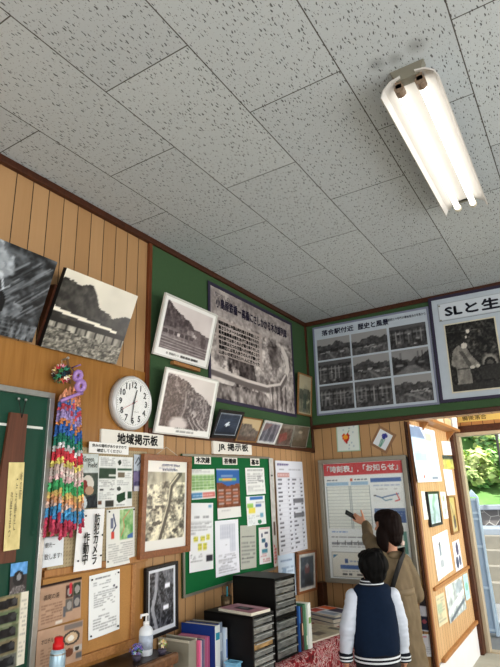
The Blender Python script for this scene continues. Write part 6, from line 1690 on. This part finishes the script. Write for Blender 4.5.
for s in (-1, 1):
    union('shoe', [('c', (s * .080, -.04, .045), .036, (s * .085, .11, .034), .031), ('c', (s * .079, -.03, .06), .040, (s * .08, .0, .09), .038), ('e', (s * .082, .035, .012), (.040, .12, .012))], .006, mat('black_shoe', (.08, .075, .075), .4), wom, 3)
# the phone in her raised hand
Wm = Matrix.Translation(WB) @ Matrix.Rotation(WR, 4, 'Z')
d = Vector((-.68, .51, .53)).normalized(); n_ = Vector((-.30, -.35, .88)); n_ = (n_ - d * n_.dot(d)).normalized(); s_ = d.cross(n_)
c = Vector(wrL) + Vector((-.46, .66, .46)).normalized() * .092 + Vector((.80, .60, 0)) * .018 + d * .022
Ml = Matrix(((d.x, s_.x, n_.x, c.x), (d.y, s_.y, n_.y, c.y), (d.z, s_.z, n_.z, c.z), (0, 0, 0, 1)))
ph = tag(empty('smartphone', mw=Wm @ Ml), 'dark phone held up in the raised hand of the woman', 'phone')
MB().box(-.070, .070, -.033, .033, -.0045, .0035, .003).build('phone_case', mat('dark_phone_case', (.10, .10, .10), .35, vary=.05), ph)
MB().box(-.066, .066, -.030, .030, .0036, .0042).build('screen', mat('phone_screen', (.05, .06, .07), .1, vary=.05), ph)
MB().lathe([(.006, -.0045), (.006, -.006)], (.052, .018, 0), 14).build('camera_lens', mat('lens_black', (.03, .03, .04), .1), ph)
# ================================================================== outside the entrance
GND = mat('sunlit_paving', (.49, .50, .50), .9, vary=.14, scale=2.5, spec=.1)
struct('ground', MB().box(-9, 12, 6.62, 60, -.16, -.015), GND)
struct('kerb', MB().box(-6, 8, 7.75, 7.98, -.02, .012, .004), mat('grey_kerb', (.50, .52, .54), .9, vary=.12, scale=6))
struct('terrace', MB().box(-9, 9, 9.2, 9.5, -.02, .26, .01).box(-9, 9, 9.36, 9.7, .25, .47, .01).box(-9, 9, 9.52, 9.9, .46, .68, .01).box(-9, 9, 9.68, 10.1, .67, .88, .01), mat('pale_concrete_courses', (.53, .52, .48), .9, vary=.12, scale=6))
struct('platform_edge', MB().box(-9, 9, 9.84, 10.6, .87, .98, .015), mat('whitish_concrete', (.56, .60, .64), .9, vary=.05))
def stone_mat():
    m, nt, b = nodes_of('rubble_stone')
    tc = nt.nodes.new('ShaderNodeTexCoord'); v = nt.nodes.new('ShaderNodeTexVoronoi'); v.inputs['Scale'].default_value = 4.5; v.feature = 'DISTANCE_TO_EDGE'
    v2 = nt.nodes.new('ShaderNodeTexVoronoi'); v2.inputs['Scale'].default_value = 4.5
    link(nt, tc.outputs['Object'], v.inputs['Vector']); link(nt, tc.outputs['Object'], v2.inputs['Vector'])
    mx = nt.nodes.new('ShaderNodeMix'); mx.data_type = 'RGBA'; sc = nt.nodes.new('ShaderNodeSeparateColor'); link(nt, v2.outputs['Color'], sc.inputs[0])
    link(nt, sc.outputs[0], mx.inputs[0]); mx.inputs[6].default_value = (*lin((.24, .24, .27)), 1); mx.inputs[7].default_value = (*lin((.52, .50, .48)), 1)
    m2 = nt.nodes.new('ShaderNodeMix'); m2.data_type = 'RGBA'; link(nt, math_node(nt, 'LESS_THAN', v.outputs['Distance'], .022), m2.inputs[0]); link(nt, mx.outputs[2], m2.inputs[6]); m2.inputs[7].default_value = (*lin((.70, .69, .66)), 1)
    link(nt, m2.outputs[2], b.inputs['Base Color']); b.inputs['Roughness'].default_value = .9
    return m
struct('retaining_wall', MB().box(-9, 9, 10.6, 10.9, .8, 1.25), stone_mat())
struct('coping', MB().box(-9, 9, 10.52, 10.95, 1.24, 1.32, .01), mat('whitish_coping', (.60, .63, .66), .9, vary=.05))
def hill():
    V, Fc = [], []; nx, ny = 40, 26
    for j in range(ny + 1):
        for i in range(nx + 1):
            x = -14 + 24 * i / nx; t = j / ny; y = 10.9 + t * 16
            V.append((x, y, 1.30 + 13.0 * t ** 1.1 + .5 * mnoise.noise(Vector((x * .4, y * .4, 0)))))
    for j in range(ny):
        for i in range(nx): Fc.append((j * (nx + 1) + i, j * (nx + 1) + i + 1, (j + 1) * (nx + 1) + i + 1, (j + 1) * (nx + 1) + i))
    me = bpy.data.meshes.new('hillside'); me.from_pydata(V, [], Fc); me.materials.append(mat('hillside_green', (.45, .60, .36), .95, vary=.35, scale=3, spec=.05))
    o = bpy.data.objects.new('hillside', me); COL.objects.link(o); tag(o, kind='structure')
hill()
LEAF = print_mat('leaves', .7, .15)
def tree(x, y, z, h, r, cols, n, label, seed, cat='tree', name='leafy_tree', squash=.8, leaf=.075, group=None):
    rg = random.Random(seed); o = tag(empty(name, (x, y, z)), label, cat, group)
    BARK = mat('grey_bark', (.34, .30, .24), .9, vary=.2)
    MB().tube([(0, 0, -.3), (.03, .0, h * .4), (-.02, .04, h * .75)], [.09, .06, .03], 8).build('trunk', BARK, o)
    mbr = MB()
    for i in range(5):
        a = rg.uniform(0, 6.28); mbr.tube([(0, 0, h * rg.uniform(.3, .6)), (math.cos(a) * r * .7, math.sin(a) * r * .7, h * rg.uniform(.6, .95))], [.035, .012], 6)
    mbr.build('branches', BARK, o)
    V, Fc, Cc = [], [], []
    cl = [(rg.gauss(0, .42) * r, rg.gauss(0, .42) * r, h * .62 + rg.gauss(0, .36) * r * squash, rg.uniform(.22, .42) * r) for _ in range(16)]
    n = int(n * 2.3)
    for i in range(n):
        cx, cy, cz, cr = cl[i % len(cl)]
        d = Vector((rg.gauss(0, 1), rg.gauss(0, 1), rg.gauss(0, 1))).normalized(); p = Vector((cx, cy, cz)) + d * cr * rg.uniform(.6, 1.0)
        nn = (d + Vector((rg.uniform(-.6, .6), rg.uniform(-.6, .6), rg.uniform(-.2, .9)))).normalized()
        t1 = nn.cross(Vector((.2, .4, .9))).normalized(); t2 = nn.cross(t1); s = leaf * rg.uniform(.6, 1.4)
        b0 = len(V); V += [p - t1 * s, p - t2 * s * .5, p + t1 * s, p + t2 * s * .5]; Fc.append((b0, b0 + 1, b0 + 2, b0 + 3))
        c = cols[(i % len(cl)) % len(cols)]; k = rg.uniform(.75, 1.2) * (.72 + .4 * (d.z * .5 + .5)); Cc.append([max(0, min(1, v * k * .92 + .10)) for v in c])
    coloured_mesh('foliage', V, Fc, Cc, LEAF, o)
Gd = [(.40, .60, .36), (.48, .68, .40), (.32, .50, .32), (.56, .72, .44)]
Gm = [(.56, .76, .44), (.66, .80, .46), (.50, .70, .42), (.74, .84, .52), (.60, .76, .50)]
Gy = [(.64, .82, .50), (.74, .84, .52), (.54, .76, .46), (.80, .86, .54), (.58, .76, .50)]
Gb = [(.60, .78, .60), (.50, .70, .54), (.66, .82, .60)]
TG = 'trees and bushes on the slope outside the entrance'
for a in ((-2.75, 13.2, 2.2, 2.4, 1.25, Gm, 1500, 'mid-green tree nearest the entrance jamb on the slope', 1), (-1.55, 12.6, 1.9, 1.7, 1.0, Gy, 1400, 'yellow-green bush in the middle of the slope outside', 2, 'bush', 'leafy_bush'),
          (-2.35, 15.5, 3.9, 3.0, 1.7, Gd, 1700, 'dark green tree higher on the slope outside', 3), (-.6, 15.0, 3.6, 2.8, 1.6, Gd, 1600, 'dark green tree on the slope outside beside the white post', 4),
          (-1.6, 18.5, 5.6, 4.2, 2.4, Gb, 1900, 'blue-green tree top furthest up the slope outside', 5), (-.75, 12.4, 1.75, 1.2, .8, Gb, 1000, 'blue-green low bush above the stone wall outside', 6, 'bush', 'leafy_bush'),
          (-3.6, 16.5, 4.2, 3.6, 2.0, Gm, 1500, 'mid-green tree behind the entrance jamb', 7), (-2.0, 11.7, 1.45, .75, .62, Gy, 900, 'bright yellow-green low bush right above the coping', 8, 'bush', 'leafy_bush'),
          (-1.15, 11.5, 1.42, .6, .55, [(.70, .80, .34), (.62, .74, .32)], 800, 'lime green low plants above the coping', 9, 'bush', 'leafy_bush'), (.6, 13.5, 2.6, 2.4, 1.5, Gm, 1200, 'mid-green tree at the far side of the slope outside', 10),
          (-3.6, 13.0, 2.2, 2.0, 1.2, Gb, 1000, 'blue-green tree hidden partly by the entrance jamb', 11)):
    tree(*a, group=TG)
# pale blue ticket gate leaf just outside the door, a white post further out
g = tag(empty('gate_panel', (-1.295, 7.2, 0), .0), 'tall narrow pale blue painted gate panel standing just outside the entrance', 'gate')
GP = mat('pale_blue_paint', (.66, .74, .80), .5, vary=.06, scale=6)
GP2 = mat('blue_grey_recess', (.57, .65, .73), .5, vary=.06, scale=6)
MB().box(-.062, .058, -.012, .012, 0.03, 1.50).build('panel', GP2, g)
MB().box(-.068, -.050, -.03, .03, 0, 1.52, .003).build('upright', GP, g); MB().box(.045, .066, -.03, .03, 0, 1.51, .003).build('upright', GP, g)
for z in (1.485, 1.33, 1.26, .95, .5, .06): MB().box(-.05, .045, -.022, .022, z - .014, z + .014, .002).build('cross_rail', GP, g)
MB().prism([(-.02, .0), (.10, 0), (.0, .66)], 0, .066, .074).build('stay', GP, g)
MB().prism([(-.07, 1.515), (.0, 1.60), (.068, 1.51)], 1, -.02, .02).build('top_crest', GP, g)
p = tag(empty('sign_post', (-1.20, 10.2, 0)), 'white signboard on a dark post among the trees outside', 'sign')
MB().tube([(-.09, 0, .8), (-.09, 0, 2.95)], .022, 8).build('post', mat('dark_post', (.25, .24, .24), .6), p)
MB().box(-.055, .40, -.012, .012, 2.42, 2.93, .004).build('sign_face', mat('white_sign_face', (.88, .88, .88), .5), p)
# ================================================================== light and camera
def area(name, loc, rot, sx, sy, power, c=(1, 1, 1)):
    l = bpy.data.lights.new(name, 'AREA'); l.shape = 'RECTANGLE'; l.size = sx; l.size_y = sy; l.energy = power; l.color = c
    o = bpy.data.objects.new(name, l); COL.objects.link(o); o.location = loc; o.rotation_euler = rot
    return o
# daylight through the two window bands
area('window_daylight', (2.74, .75, 1.65), (0, math.radians(90), 0), 1.55, 4.8, 95, (1.0, .985, .96))
area('window_daylight', (.15, -2.78, 1.65), (math.radians(90), 0, 0), 3.4, 1.55, 75, (1.0, .99, .97))
# added fill lamp, out of view, brightening the entrance passage wall
area('passage_fill', (1.6, 5.6, 1.7), (0, math.radians(90), 0), 1.6, 1.2, 85, (1.0, .98, .95))
s = bpy.data.lights.new('sun', 'SUN'); s.energy = 7.5; s.angle = math.radians(3); s.color = (1, .97, .92)
so = bpy.data.objects.new('sun', s); COL.objects.link(so); so.rotation_euler = (math.radians(-38), math.radians(30), 0)
so.rotation_euler = Vector((-.45, .35, -.82)).to_track_quat('-Z', 'Y').to_euler()
w = bpy.data.worlds.new('sky'); SC.world = w; w.use_nodes = True
nt = w.node_tree; bg = nt.nodes['Background']
sk = nt.nodes.new('ShaderNodeTexSky'); sk.sky_type = 'HOSEK_WILKIE'; sk.turbidity = 4; sk.sun_direction = Vector((.4, -.5, .77)).normalized()
mx = nt.nodes.new('ShaderNodeMix'); mx.data_type = 'RGBA'; mx.inputs[0].default_value = .65; mx.inputs[7].default_value = (.95, .97, 1.0, 1)
link(nt, sk.outputs[0], mx.inputs[6]); link(nt, mx.outputs[2], bg.inputs[0]); bg.inputs[1].default_value = 1.7

F_PX, PITCH, ROLL, YAW = 530.0, math.radians(16.96827), math.radians(-1.91246), math.radians(-31.45479)
fw = Vector((math.sin(YAW) * math.cos(PITCH), math.cos(YAW) * math.cos(PITCH), math.sin(PITCH)))
r0 = Vector((math.cos(YAW), -math.sin(YAW), 0)); u0 = r0.cross(fw)
rt = r0 * math.cos(ROLL) + u0 * math.sin(ROLL); up = u0 * math.cos(ROLL) - r0 * math.sin(ROLL)
cam = bpy.data.cameras.new('camera'); cam.sensor_fit = 'HORIZONTAL'; cam.sensor_width = 36.0; cam.lens = 36.0 * F_PX / 500.0; cam.clip_start = .05; cam.clip_end = 200
co = bpy.data.objects.new('camera', cam); COL.objects.link(co)
co.matrix_world = Matrix(((rt.x, up.x, -fw.x, 0), (rt.y, up.y, -fw.y, 0), (rt.z, up.z, -fw.z, 1.62), (0, 0, 0, 1)))
SC.camera = co
SC.view_settings.view_transform = 'Standard'; SC.view_settings.look = 'None'; SC.view_settings.exposure = 0.24; SC.view_settings.gamma = 0.90
SC.cycles.max_bounces = 8; SC.cycles.diffuse_bounces = 5; SC.cycles.use_denoising = True
